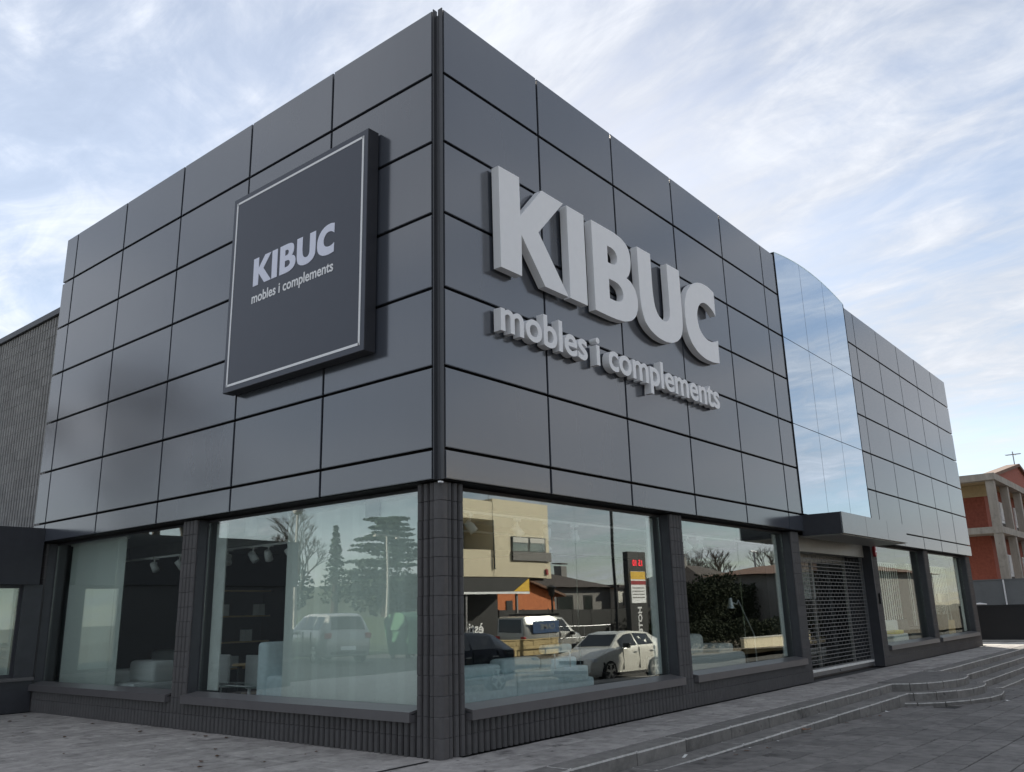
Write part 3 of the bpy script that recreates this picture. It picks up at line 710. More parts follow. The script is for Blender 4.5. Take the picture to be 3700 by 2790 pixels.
def vblind(name, label, n, pitch, w, pos, side, z0, z1, ang):
    b = thing(name, label, 'blind', pos)
    (B(-.03,n*pitch,-.02,.02,z1,z1+.04) if side == 'R' else B(-.02,.02,-.03,n*pitch,z1,z1+.04)).build('head_rail', SPOTM, b)
    me = B(-w/2, w/2, -.0015, .0015, z0, z1-.002).mesh('slat', BLIND)
    for i in range(n):
        a = ang+random.uniform(-.04,.04)
        link('slat', me, b, ((i+.5)*pitch, 0, 0) if side == 'R' else (0, (i+.5)*pitch, 0), (0, 0, a if side == 'R' else a+math.pi/2))
    return b
vblind('vertical_blind', 'pale vertical slat blind filling the right half of the left corner window', 23, .127, .120, (.50, .58, 0), 'L', .45, 2.93, .12)
vblind('vertical_blind', 'pale vertical slat blind behind the first window right of the shutter', 22, .21, .135, (16.3, .95, 0), 'R', .1, 2.62, .1)
vblind('vertical_blind', 'pale vertical slat blind behind the window at the far right end', 23, .21, .135, (21.35, .80, 0), 'R', .1, 2.62, .1)
pb = thing('panel_blind', 'smooth pale panel blind covering the left half of the far left window', 'blind', (.52, 8.2, 0))
for i in range(2): B(-.002+.012*i,.002+.012*i, i*1.05, i*1.05+1.07, .47, 2.95).build('fabric_panel', BLIND, pb)
B(-.02,.04,-.02,2.15,2.951,2.985).build('head_rail', SPOTM, pb)
sf = thing('sofa', 'grey sofa with yellow throw in the first window right of the shutter', 'sofa', (17.9, .42, .06))
rbox('seat', 0, 1.35, 0, .4, .1, .62, .05, CREAMUP, sf); rbox('backrest', 0, 1.35, .24, .42, .6, .98, .06, CREAMUP, sf); rbox('throw', .15, .9, -.01, .23, .62, .72, .03, YELG, sf)
bc = thing('armchair', 'black leather armchair in the first window right of the shutter', 'armchair', (19.5, .42, .06))
rbox('seat', 0, 1.1, 0, .45, .05, .6, .06, BLKUP, bc); rbox('backrest', .05, .7, .22, .45, .58, .98, .07, BLKUP, bc); rbox('arm', .95, 1.2, 0, .45, .05, .78, .06, BLKUP, bc)
dl = thing('desk_lamp', 'small black cone lamp on a thin arm in the first window right of the shutter', 'lamp', (17.2, .55, 1.98))
MB().tube([(-.5,0,.22),(0,0,.1)], .01, 6).build('lamp_arm', BLACKM, dl); MB().tube([(0,0,.12),(0,0,-.06)], [.03,.15], 12).build('lamp_shade', BLACKM, dl)
tv = thing('television', 'black flat screen on a stand in the window at the far right end', 'television', (25.1, .62, .06))
B(-1.25,1.2,-.02,.03,1.31,1.70).build('screen', CARG, tv); B(-.03,.03,-.01,.02,.02,1.3).build('stand', BLACKM, tv); B(-.3,.3,-.12,.12,0,.02).build('foot', BLACKM, tv)
pp = thing('potted_plant', 'dark potted plant left of the black screen in the far right window', 'plant', (23.55, .52, .06))
MB().tube([(0,0,.3),(0,0,1.05)], [.14,.19], 14).build('pot', BLACKM, pp); MB().tube([(0,0,1.0),(.02,0,1.4)], .02, 6).build('stem', BARK, pp)
lf = MB()
for i in range(26):
    a = random.uniform(0, 6.28); t = random.uniform(.3, .9); L_ = random.uniform(.22,.4)
    d = Vector((math.cos(a)*math.cos(t-.4), math.sin(a)*.35, math.sin(t))); p = Vector((0,0,random.uniform(1.05,1.35)))
    s_ = d.cross(Vector((0,0,1))).normalized()*.045
    lf.add([p, p+d*L_*.5+s_, p+d*L_-Vector((0,0,.08)), p+d*L_*.5-s_], [(0,1,2,3)])
lf.build('foliage', PLANT, pp)
cab = thing('cabinet', 'rust red cabinet seen through the left part of the roller shutter', 'cabinet', (12.9, 1.6, .06))
B(-.9,.9,0,.45,.7,1.75).build('cabinet_body', RUST, cab); B(-.85,-.02,-.02,-.001,.75,1.7).build('cabinet_door', RUST, cab); B(.02,.85,-.02,-.001,.75,1.7).build('cabinet_door', RUST, cab); B(-.88,.88,0,.45,0,.695).build('plinth', BLACKM, cab)
tp = thing('display_wall', 'pale display wall behind the upper part of the roller shutter', 'display wall', (13.4, 1.5, .06))
B(-1.9,2.0,0,.12,1.6,2.85).build('wall_panel', CREAMUP, tp); B(-1.9,-1.8,0,.12,0,1.598).build('post', BLACKM, tp); B(1.9,2.0,0,.12,0,1.598).build('post', BLACKM, tp)
wd = thing('box', 'pale wooden crate on the floor of the far right window', 'crate', (24.5, .5, .06))
B(-.4,.5,0,.26,.4,.85).build('crate_body', WOODL, wd)
for k in range(3): B(-.4,.5,-.015,-.001,.42+k*.14,.54+k*.14).build('plank', WOODL, wd)
B(-.4,.5,0,.26,0,.398).build('plinth', BLACKM, wd)

# ================================================================== LOW ANNEX ON THE LEFT, RIBBED WAREHOUSE BEHIND
an = thing('annex', 'low dark grey flat roofed wing attached to the left end of the store', 'building', (0, 10.4, 0))
B(-5.17, -.005, -.06, .55, 2.235, 3.27).build('fascia', SIGNE, an)
B(-5.15, -.01, .56, 12, 2.3, 3.1).build('flat_roof', SIGNE, an)
B(-5.1, .09, .0, .25, 0, .54).build('base_wall', JAMB, an)
B(-5.12, .09, -.05, .26, .541, .60).build('window_sill', SILLM, an)
B(-.24, .09, .0, .3, .601, 2.234).build('pier', JAMB, an); B(-5.1, -4.86, .0, .3, .601, 2.234).build('pier', JAMB, an); B(-4.859,-1.0,.0,.3,.601,2.234).build('front_wall', JAMB, an)
for (a, b) in ((-1.0,-.24),):
    w = MB().box(a,b,.09,.14,.601,.66).box(a,b,.09,.14,2.17,2.234).box(a,a+.04,.09,.14,.66,2.17).box(b-.04,b,.09,.14,.66,2.17).build('window_frame', JAMB, an)
    B(a+.04,b-.04,.105,.113,.66,2.17).build('glass_pane', GLASS, w)
    B(a-.02,b+.02,.3,.31,.55,2.22).build('roller_blind', BLIND, an)
B(-5.1,-4.9,.31,11.9,0,2.29).build('end_wall', JAMB, an)
wh = thing('ribbed_warehouse', 'tall grey ribbed block warehouse wall rising behind the annex', 'building', (.3, 10.95, 0))
B(.15, 14, 0, 22, 0, 8.0).build('wall_core', RIB, wh)
rb4 = block_mesh('block', 3, RIB, CH, gap=.027, dep=.12, pitch=.1333, flat=True)
nrow = 0
for j in range(15, 37):
    for i in range(9): link('block', rb4, wh, (jit(), .2+i*.4, (j+.5)*CH), (0,0,-math.pi/2))
far = MB()
src = [(v.co.x, v.co.y, v.co.z) for v in rb4.vertices]; sf_ = [tuple(p.vertices) for p in rb4.polygons]
for j in range(0, 37):
    for i in range(0 if j < 15 else 9, 50 if j > 10 else 0):
        far.add([(p[1], .2+i*.4-p[0], (j+.5)*CH+p[2]) for p in src], sf_)
o = far.build('block_field', RIB, wh); tag(o, kind='stuff')
B(-.06, .4, -.02, 22, 37*CH+.002, 37*CH+.14).build('roof_cap', SIGNE, wh, bevel=.01)

# ================================================================== RIGHT BACKGROUND
gt = thing('sliding_gate', 'long low black sheet metal gate beyond the right end of the store', 'gate', (30.5, 0, 0))
B(0,.06,-.85,9,.05,1.28).build('gate_sheet', GATE, gt); B(-.02,.08,-.85,9,1.281,1.33).build('top_rail', GATE, gt); B(-.05,.11,-.85,9,-.03,.02).build('ground_rail', BLACKM, gt)
for k in range(5): B(-.03,-.001,-.8+k*2,-.74+k*2,.05,1.28).build('stiffener', GATE, gt)
bw = thing('boundary_wall', 'smooth grey rendered wall above the black gate', 'wall', (33.0, 0, 0))
B(0,.2,-.7,.22,-1,2.29).build('wall_panel', GREYW, bw); B(0,.2,.26,12,-1,2.29).build('wall_panel', GREYW, bw); B(-.02,.22,-.7,12,2.291,2.33).build('coping', GREYW, bw)
MB().tube([(-.05,.24,1.3),(-.05,.24,2.3)], .028, 8).build('white_pipe', WHITEF, bw)
bd = thing('bundle', 'small white bundle lying along the top of the black gate', 'bundle', (30.53, .75, 1.345))
MB().tube([(0,.25,.02),(.02,.0,.035),(0,-.25,.02)], [.02,.045,.02], 8).build('wrapped_sheet', WHITEF, bd); MB().tube([(0,.62,.02),(0,.4,.025)], .03, 8).build('loose_roll', WHITEF, bd)
hs = thing('brick_house', 'red brick house with concrete porch columns beyond the gate on the right', 'house', (36, 0, 0))
def hb(n, x0,x1,y0,y1,z0,z1,m, **k): return B(x0,x1,y0,y1,z0,z1).build(n, m, hs, **k)
def roofz(y): return 7.16
# brick walls set back behind the porch
hb('wall', 2.2, 22, 1.35, 5.2, 0, 6.79, BRICK)
hb('column', .0, .36, .48, .82, 0, 6.72, PORCH); hb('column', 3.1, 3.45, .48, .80, 0, 6.72, PORCH); hb('column', 6.4, 6.75, .48, .80, 0, 6.72, PORCH); hb('column', 9.8, 10.15, .48, .80, 0, 6.72, PORCH); hb('column', 13.2, 13.55, .48, .80, 0, 6.72, PORCH)
hb('floor_beam', -.03, .39, .83, 5.0, 4.38, 4.66, PORCH); hb('floor_beam', -.03, 22, .44, .828, 4.37, 4.665, PORCH)
hb('porch_slab', .40, 2.19, .83, 5.0, 4.42, 4.6, PORCH); hb('porch_slab', 2.2, 22, .83, 1.34, 4.42, 4.6, PORCH)
hb('roof_beam', -.12, .39, .40, 5.2, 6.722, 7.02, PORCH); hb('roof_beam', .391, 22, .40, .80, 6.72, 7.02, PORCH)
hb('porch_ceiling', .392, 22, .81, 5.2, 6.80, 6.92, PORCHC)
hb('porch_lining', 2.15, 2.19, .82, 5.2, 6.25, 6.79, PORCHC)
for (xx, zz) in ((5.3, 5.0), (5.3, 2.4), (9.2, 5.0), (9.2, 2.4)):
    w = hb('window', xx, xx+1.5, 1.30, 1.345, zz, zz+1.25, SHUT)
    B(xx+.06, xx+.72, 1.27, 1.298, zz+.35, zz+1.2).build('roller_shutter', SHUT, w); B(xx+.78, xx+1.44, 1.27, 1.298, zz+.2, zz+1.2).build('roller_shutter', SHUT, w)
    B(xx+.06, xx+1.44, 1.285, 1.299, zz+.04, zz+.19).build('pane', CARG, w); B(xx-.1, xx+1.6, 1.2, 1.3, zz-.07, zz-.002).build('sill', PORCH, w)
MB().add([(2.0,1.2,7.03),(22,1.2,7.03),(12.0,1.2,8.75),(2.0,1.6,7.03),(22,1.6,7.03),(12.0,1.6,8.75)], [(0,1,2),(3,5,4),(0,2,5,3),(1,4,5,2),(0,3,4,1)]).build('gable', BRICK, hs)
for k in range(2):
    q = 1 if k == 0 else -1; X_ = lambda u: 12.0-q*u
    MB().add([(X_(11.0),1.05,6.98),(X_(0),1.05,8.92),(X_(0),1.05,8.76),(X_(10.4),1.05,6.92),(X_(11.0),1.7,6.98),(X_(0),1.7,8.92),(X_(0),1.7,8.76),(X_(10.4),1.7,6.92)], [(0,1,2,3),(4,7,6,5),(0,4,5,1),(3,2,6,7),(0,3,7,4),(1,5,6,2)]).build('roof', ROOFT, hs)
MB().tube([(11.4,1.2,8.6),(11.4,1.2,9.55)], .03, 6).tube([(10.2,.9,9.18),(12.4,1.4,9.53)], .022, 5).tube([(10.6,.7,9.26),(10.6,1.4,9.26)], .016, 4).tube([(11.1,.75,9.34),(11.1,1.5,9.34)], .016, 4).tube([(11.6,.85,9.42),(11.6,1.6,9.42)], .016, 4).tube([(12.1,.95,9.50),(12.1,1.7,9.50)], .016, 4).build('aerial', STEEL, hs)

# ================================================================== ACROSS THE STREET (seen in the glass)
cb_ = thing('cream_building', 'cream rendered flat roofed building with a yellow shopfront across the street', 'building', (25, -22, 0))
def cbx(n, x0,x1,y0,y1,z0,z1,m): return B(x0,x1,y0,y1,z0,z1).build(n, m, cb_)
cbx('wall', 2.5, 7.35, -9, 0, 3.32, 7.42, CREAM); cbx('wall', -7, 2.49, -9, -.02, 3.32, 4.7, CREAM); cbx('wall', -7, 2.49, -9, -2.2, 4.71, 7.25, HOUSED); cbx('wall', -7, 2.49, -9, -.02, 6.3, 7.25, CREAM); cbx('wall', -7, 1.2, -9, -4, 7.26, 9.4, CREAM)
cbx('ground_wall', -7, 5.7, -9, -2.5, -.8, 3.3, BLACKM); cbx('overhang_soffit', 5.71, 7.3, -9, -.4, 3.2, 3.31, BLACKM)
cbx('canopy', -7, 5.4, -.3, 0, 2.45, 3.28, BLACKM); cbx('canopy_edge', -7, 5.4, .01, .06, 2.45, 2.56, WHITEF)
MB().add([(4.0,.065,2.57),(5.38,.065,2.57),(5.38,.065,3.26),(4.0,.02,2.57),(5.38,.02,2.57),(5.38,.02,3.26)], [(0,1,2),(3,5,4),(0,3,4,1),(1,4,5,2),(2,5,3,0)]).build('yellow_panel', YEL, cb_)
for xx in (-3, .35, 4.4): cbx('post', xx, xx+.12, -.2, -.08, -.4, 2.44, STEEL)
w = cbx('window', 3.95, 7.0, .005, .06, 4.2, 5.55, BLACKM); 
for (a, b) in ((4.0,5.3),(5.5,6.85)): B(a,b,.065,.09,4.75,5.1+.1).build('pane', GLASS, w); B(a,b,.065,.1,5.22,5.5).build('shutter_box', HOUSEW, w)
B(3.95,7.34,.07,.11,4.22,4.72).build('louvre', HOUSED, w)
MB().tube([(2.48,.05,3.7),(2.48,.05,6.3)], .04, 6).build('downpipe', BLACKM, cb_)
MB().tube([(-6,-.3,7.7),(7.2,-.3,7.7)], .025, 6).tube([(7.2,-.3,7.26),(7.2,-.3,7.7)], .025, 6).tube([(2.5,-.3,7.26),(2.5,-.3,7.7)], .025, 6).build('roof_rail', STEEL, cb_)
B(6.9,7.05,.01,.08,3.5,3.8).build('alarm_box', REDP, cb_)
shop_board = cbx('window_sign', -2.8, 2.4, -.45, -.4, .3, 1.1, BLACKM)
for c, v, f in text_chars('èstic', .02): char_mb(v, f, lambda u, w2, d: (2.1-u*.85, -.395+d*.004, .5+w2*.75)).build('letter', WHITEF, shop_board)
og = thing('orange_house', 'orange rendered gabled house beside the cream building', 'house', (30, -27, 0))
MB().add([(x_,y_,z_) for y_ in (0,-8) for (x_,z_) in ((-3.5,-.8),(9.2,-.8),(9.2,2.7),(5.2,3.75),(-3.5,3.75))], [(0,1,2,3,4),(9,8,7,6,5),(0,5,6,1),(1,6,7,2),(2,7,8,3),(3,8,9,4),(4,9,5,0)]).build('wall', ORANGE, og)
MB().add([(x_,y_,z_) for y_ in (.4,-8.2) for (x_,z_) in ((4.6,3.98),(9.9,2.62),(9.9,2.47),(4.6,3.83))], [(0,1,2,3),(7,6,5,4),(0,4,5,1),(1,5,6,2),(2,6,7,3),(3,7,4,0)]).build('roof', ROOFT, og)
B(4.4,5.0,.01,.05,.6,2.2).build('door', BLACKM, og)
def house(name, label, loc, w, d, hw, hr, wm, rm, wins, chim):
    h_ = thing(name, label, 'house', loc)
    MB().box(0,w,-d,0,-1,hw).build('wall', wm, h_)
    rf = MB().add([(-.6,.6,hw+.002),(w+.6,.6,hw+.002),(w+.6,-d-.6,hw+.002),(-.6,-d-.6,hw+.002),(w*.35,-d/2,hw+hr),(w*.65,-d/2,hw+hr)], [(0,1,5,4),(2,3,4,5),(1,2,5),(3,0,4),(0,3,2,1)]).build('roof', rm, h_)
    for c in chim:
        B(c-.45,c+.45,-d/2-.4,-d/2+.4,hw+.2,hw+hr+.7).build('chimney', wm, rf); B(c-.55,c+.55,-d/2-.5,-d/2+.5,hw+hr+.9,hw+hr+1.0).build('chimney_cap', rm, rf)
    for (a, b, z0, z1) in wins:
        f = B(a,b,.005,.06,z0,z1).build('window', BLACKM, h_); B(a+.12,b-.12,.061,.07,z0+.12,z1-.12).build('pane', GLASS, f)
    return h_
fn = thing('screen_fence', 'long black screen fence in front of the dark roofed house', 'fence', (33,-26.4,-.8))
for k in range(10): B(k*2.4,k*2.4+2.36,0,.05,0,2.45).build('fence_panel', BLACKM, fn)
for k in range(11): B(k*2.4-.05,k*2.4+.01,-.08,-.002,0,2.5).build('post', BLACKM, fn)
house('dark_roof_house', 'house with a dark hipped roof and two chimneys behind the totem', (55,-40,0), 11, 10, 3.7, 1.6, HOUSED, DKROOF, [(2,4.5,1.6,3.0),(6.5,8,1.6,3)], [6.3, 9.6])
hw_ = thing('white_annex', 'white side wing with one dark window on the dark roofed house', 'house', (65.4,-39,0))
B(.62,4.4,-8,0,-1,3.65).build('wall', HOUSEW, hw_); f_ = B(1.6,3.3,.005,.06,2.0,3.2).build('window', BLACKM, hw_); B(1.75,3.15,.061,.07,2.1,3.1).build('pane', GLASS, f_); B(.3,4.8,-8.3,.4,3.652,3.95).build('roof', DKROOF, hw_)
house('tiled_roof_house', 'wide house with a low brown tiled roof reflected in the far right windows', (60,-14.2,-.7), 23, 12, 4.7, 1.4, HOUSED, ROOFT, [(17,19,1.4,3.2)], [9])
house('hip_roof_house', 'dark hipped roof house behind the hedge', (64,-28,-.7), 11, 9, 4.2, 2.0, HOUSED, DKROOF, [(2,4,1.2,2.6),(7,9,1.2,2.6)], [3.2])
# low stone wall of separate blocks
swt = thing('stone_wall', 'low ochre stone block wall in front of the parked van', 'wall', (16.2, -12.6, .04))
sbm = B(0,.335,0,.25,0,.168).mesh('stone', STONE)
for r_ in range(3):
    for k in range(11): 
        if k*.345+(r_ % 2)*.17 < 3.4: link('stone', sbm, swt, (k*.345+(r_ % 2)*.17, random.uniform(-.012,.012), r_*.176))
B(-.03,3.6,-.02,.27,.53,.56).build('coping', STONE, swt)
sw2 = thing('garden_wall', 'long low pale yellow garden wall across the street on the right', 'wall', (24, -12.6, .04))
B(12,24,0,.2,-.9,-.16).build('wall_panel', CREAM, sw2); B(12,24,-.03,.23,-.159,-.1).build('coping', CONC, sw2)

def wheel(parent, x, y, r):
    t_ = MB().tube([(x,y-.11,r),(x,y+.11,r)], r, 20).build('wheel', TYRE, parent)
    s_ = 1 if y > 0 else -1; rm = MB()
    rm.tube([(x,y+s_*.112,r),(x,y+s_*.118,r)], r*.2, 12)
    for k in range(5):
        a = 2*math.pi*k/5+.3; d = Vector((math.cos(a),0,math.sin(a))); p = Vector((-d.z,0,d.x))*r*.09; c = Vector((x,y+s_*.113,r))
        rm.add([c+p, c-p, c+d*r*.68-p*1.5, c+d*r*.68+p*1.5], [(0,1,2,3)])
        rm.add([c+d*r*.62-p*3.8, c+d*r*.62+p*3.8, c+d*r*.72+p*4.6, c+d*r*.72-p*4.6], [(0,1,2,3)])
    rm.build('rim', RIM, t_)
def car(name, label, cat, loc, rz, st, paint, W, wb, r, pill, roof_from, cargo=False):
    """st: stations (x, z_low, z_belt, z_roof, half_roof); front at -x"""
    c = thing(name, label, cat, loc, rz); v = []; f = []; hwid = W/2
    for (x, zl, zb, zr, hr) in st:
        e = hwid*(.86 if abs(x) > abs(st[0][0])-.12 else 1)
        v += [(x,-e*.94,zl),(x,-e,(zl+zb)*.5),(x,-e*.97,zb),(x,-hr,zr),(x,hr,zr),(x,e*.97,zb),(x,e,(zl+zb)*.5),(x,e*.94,zl)]
    n = len(st)
    for i in range(n-1): f += [(8*i+k,8*i+(k+1)%8,8*i+8+(k+1)%8,8*i+8+k) for k in range(8)]
    f += [tuple(range(7,-1,-1)), tuple(range(8*(n-1),8*n))]
    MB().add(v, f).build('body', paint, c, bevel=.02, seg=2, smooth=True)
    def interp(x):
        for i in range(n-1):
            if st[i][0] <= x <= st[i+1][0]:
                t = (x-st[i][0])/(st[i+1][0]-st[i][0]); return [st[i][k]+(st[i+1][k]-st[i][k])*t for k in range(1,5)]
        return st[-1][1:]
    for s_ in (-1, 1):
        for (x0, x1) in pill:
            q = []
            for x in (x0, (x0+x1)/2, x1):
                zl, zb, zr, hr = interp(x)
                for t in (.10, .86):
                    yy = hwid*.97+(hr-hwid*.97)*t; q.append((x, s_*(yy+.012), zb+(zr-zb)*t))
            MB().add(q, [(0,2,3,1),(2,4,5,3)]).build('side_window', CARG, c)
        B(-wb/2-.36, -wb/2+.36, min(s_*(hwid-.22), s_*(hwid-.002)), max(s_*(hwid-.22), s_*(hwid-.002)), st[2][1]-.02, r*2+.02).xf(Matrix.Identity(4)).build('wheel_arch', TYRE, c, bevel=.18, seg=3)
        B(wb/2-.36, wb/2+.36, min(s_*(hwid-.22), s_*(hwid-.002)), max(s_*(hwid-.22), s_*(hwid-.002)), st[2][1]-.02, r*2+.02).build('wheel_arch', TYRE, c, bevel=.18, seg=3)
        for xx in (-wb/2, wb/2): wheel(c, xx, s_*(hwid-.10), r)
        B(st[0][0]+.1, st[0][0]+.4, min(s_*hwid*.62, s_*hwid*.9), max(s_*hwid*.62, s_*hwid*.9), .62, .74).build('headlight', LIGHTS, c, bevel=.03)
        B(st[-1][0]-.12, st[-1][0]+.015, min(s_*hwid*.66, s_*hwid*.9), max(s_*hwid*.66, s_*hwid*.9), .82, 1.0).build('tail_light', TAILR, c, bevel=.02)
        B(pill[0][0]-.02, pill[0][0]+.16, min(s_*hwid, s_*(hwid+.2)), max(s_*hwid, s_*(hwid+.2)), .98, 1.13).build('mirror', BLACKM, c, bevel=.03)
        for (x0, x1) in pill[:2]: B(x1-.22, x1-.04, min(s_*(hwid-.01), s_*(hwid+.025)), max(s_*(hwid-.01), s_*(hwid+.025)), .84, .87).build('door_handle', CHROME, c)
    for xe, sg in ((st[0][0], -1), (st[-1][0], 1)):
        B(min(xe-sg*.03, xe+sg*.012), max(xe-sg*.03, xe+sg*.012), -.26, .26, .44, .56).build('number_plate', WHITEF, c)
        B(min(xe-sg*.06, xe+sg*.008), max(xe-sg*.06, xe+sg*.008), -hwid*.7, hwid*.7, st[0][1]+.0, st[0][1]+.09).build('bumper_trim', BLACKM, c)
    B(st[0][0]-.004, st[0][0]+.05, -hwid*.5, hwid*.5, .60, .70).build('grille', BLACKM, c)
    for s_ in (-1, 1):
        for (x0, x1) in pill[:2]+[(pill[1][1]-.02 if len(pill) > 1 else pill[0][1], 0)]:
            zl, zb, zr, hr = interp(x0)
            B(x0-.003, x0+.003, min(s_*(hwid*.95), s_*(hwid+.004)), max(s_*(hwid*.95), s_*(hwid+.004)), .34, zb-.01).build('door_seam', BLACKM, c)
        B(-wb/2+.4, wb/2-.4, min(s_*hwid*.9, s_*(hwid+.006)), max(s_*hwid*.9, s_*(hwid+.006)), st[2][1]-.01, st[2][1]+.07).build('side_sill', BLACKM, c)
    i0, i1 = roof_from
    for (a, b, nm) in ((i0[0], i0[1], 'windscreen'), (i1[0], i1[1], 'rear_window')):
        A, D = st[a], st[b]
        q = []
        for t in (.08, .92):
            x = A[0]+(D[0]-A[0])*t; zz = A[3]+(D[3]-A[3])*t; hh = A[4]+(D[4]-A[4])*t
            q += [(x, -hh*.9, zz), (x, hh*.9, zz)]
        nrm = Vector((-(D[3]-A[3]), 0, D[0]-A[0])).normalized()*.014
        MB().add([tuple(Vector(p)+nrm) for p in q], [(0,1,3,2)]).build(nm, CARG, c)
    return c
hatch = [(-2.12,.32,.55,.56,.66),(-2.02,.22,.68,.72,.72),(-1.55,.2,.84,.90,.72),(-.95,.2,.95,1.0,.72),(-.28,.2,.97,1.41,.58),(.35,.2,.99,1.47,.58),(1.25,.2,1.0,1.43,.57),(1.55,.2,1.02,1.38,.56),(2.0,.24,1.02,1.06,.62),(2.1,.35,.9,.92,.66)]
car('hatchback', 'white five door hatchback parked by the kerb, half in the shadow', 'car', (16.65,-8.1,-.605), 0, hatch, CARW, 1.8, 2.6, .32, [(-.55,.35),(.42,1.35)], ((3,4),(7,8)))
car('hatchback', 'dark blue hatchback parked ahead of the white one', 'car', (9.45,-8.6,-.44), 0, hatch, CARB, 1.78, 2.55, .31, [(-.55,.35),(.42,1.35)], ((3,4),(7,8)))
vanst = [(-2.18,.3,.6,.62,.66),(-2.08,.24,.8,.84,.72),(-1.6,.22,1.0,1.06,.72),(-1.25,.22,1.06,1.12,.72),(-.62,.22,1.08,1.72,.66),(.3,.22,1.1,1.82,.66),(1.9,.24,1.1,1.80,.66),(2.12,.26,1.1,1.74,.68),(2.18,.3,1.0,1.1,.7)]
vn = car('van', 'silver delivery van with blue side film behind the stone wall', 'van', (24.5,-16.8,-.46), math.pi, vanst, CARS, 1.8, 2.85, .33, [(-.95,-.15)], ((3,4),(7,8)))
B(.0,1.7,-.925,-.90,1.12,1.62).build('side_film', BLUEF, vn, bevel=.05)
for c, v, f in text_chars('CAME', .02): char_mb(v, f, lambda u, w2, d: (.28+u*.36, -.93+d*.004, 1.28+w2*.30)).build('letter', GREYW, vn)
MB().box(-.6,1.9,-.7,-.66,1.9,1.94).box(-.6,1.9,.66,.7,1.9,1.94).box(-.4,-.34,-.7,.7,1.83,1.9).box(1.3,1.36,-.7,.7,1.83,1.9).build('roof_rack', BLACKM, vn)
mpv = [(-2.2,.3,.58,.6,.66),(-2.1,.22,.76,.8,.72),(-1.55,.2,.98,1.03,.72),(-1.25,.2,1.02,1.07,.72),(-.35,.2,1.04,1.58,.6),(.4,.2,1.05,1.66,.6),(1.7,.2,1.05,1.62,.6),(1.95,.22,1.06,1.55,.6),(2.18,.24,1.0,1.06,.68),(2.22,.34,.9,.92,.68)]
car('minivan', 'pale silver people carrier parked beyond the annex end', 'minivan', (-12.4,18.4,.01), R(-74), mpv, CARS, 1.8, 2.7, .32, [(-.75,.2),(.28,1.05),(1.12,1.75)], ((3,4),(7,8)))

# totem, lamp posts, railings
tm = thing('totem_sign', 'tall dark hotel totem with a red digital clock and price panel', 'sign', (24.35,-11.9,-.3))
B(0,1.35,-.25,0,0,4.2).build('totem_body', BLACKM, tm)
B(.12,1.2,.002,.02,2.09,3.39).build('info_panel', WHITEF, tm); B(.12,1.2,.021,.026,3.06,3.38).build('yellow_band', YEL, tm); B(.12,1.2,.021,.026,2.84,3.00).build('red_band', REDP, tm)
for k in range(4): B(.2,1.1,.021,.026,2.29+k*.13,2.33+k*.13).build('text_line', HOUSED, tm)
for c, v, f in text_chars('15 10', .0): char_mb(v, f, lambda u, w2, d: (1.12-u*.34, .006+d*.006, 3.62+w2*.36)).build('digit', REDLED, tm)
for c, v, f in text_chars('HOTEL', .03): char_mb(v, f, lambda u, w2, d: (.85-w2*.4, .006+d*.006, 1.95-u*.42)).build('letter', WHITEF, tm)
def post(label, loc, h_, rad, m, top):
    p = thing('lamp_post', label, 'lamp post', loc)
    MB().tube([(0,0,0),(0,0,h_)], [rad*1.25, rad*.8], 10).build('pole', m, p); MB().tube([(0,0,-.01),(0,0,.3)], rad*1.9, 10).build('pole_base', m, p)
    if top == 'globe':
        MB().tube([(0,0,h_+.02),(0,0,h_+.1),(0,0,h_+.3),(0,0,h_+.46),(0,0,h_+.52)], [.08,.22,.27,.18,.05], 14).build('lamp_globe', CREAMUP, p, smooth=True)
    elif top == 'arm':
        MB().tube([(0,0,h_),(0,1.4,h_+.3)], .035, 8).build('arm', m, p); B(-.1,.1,1.3,1.9,h_+.26,h_+.36).build('lamp_head', m, p)
    elif top == 'cross':
        MB().tube([(-.9,0,h_),(.9,0,h_+.03)], .04, 6).build('arm', m, p); B(-.95,-.7,-.1,.1,h_-.12,h_-.04).build('lamp_head', m, p); B(.7,.95,-.1,.1,h_-.1,h_-.02).build('lamp_head', m, p)
    else:
        MB().tube([(0,0,h_),(0,0,h_+.1),(0,0,h_+.45),(0,0,h_+.5),(0,0,h_+.62)], [.06,.13,.18,.26,.03], 8).build('lantern', m, p)
    return p
post('thin black lamp post behind the white hatchback', (20.65,-10.3,-.55), 9.5, .06, BLACKM, 'arm')
post('small lantern lamp post in front of the orange house', (29.6,-20,-.35), 2.6, .06, BLACKM, 'lantern')
post('grey lamp post with a round globe beyond the annex', (-16,25,.3), 5.7, .07, CONC, 'globe')
post('tall floodlight mast over the hedge', (84.5,-32.5,-.8), 8.2, .14, STEEL, 'cross')
post('pale park lamp post with a cross arm beside the cedar', (-27,31,1.2), 4.9, .07, CONC, 'cross')
rl = thing('railing', 'light tubular railing behind the white hatchback', 'railing', (18.6,-11.5,.04))
MB().tube([(0,0,0),(0,0,.95)],.02,6).tube([(1.6,0,0),(1.6,0,.95)],.02,6).tube([(3.4,0,0),(3.4,0,.95)],.02,6).build('post', STEEL, rl); MB().tube([(0,0,.95),(3.4,0,.95)],.02,6).tube([(0,0,.55),(3.4,0,.55)],.015,6).build('rail', STEEL, rl)
gc = thing('waste_container', 'green plastic waste container at the park edge', 'container', (-15.4,17.0,0))
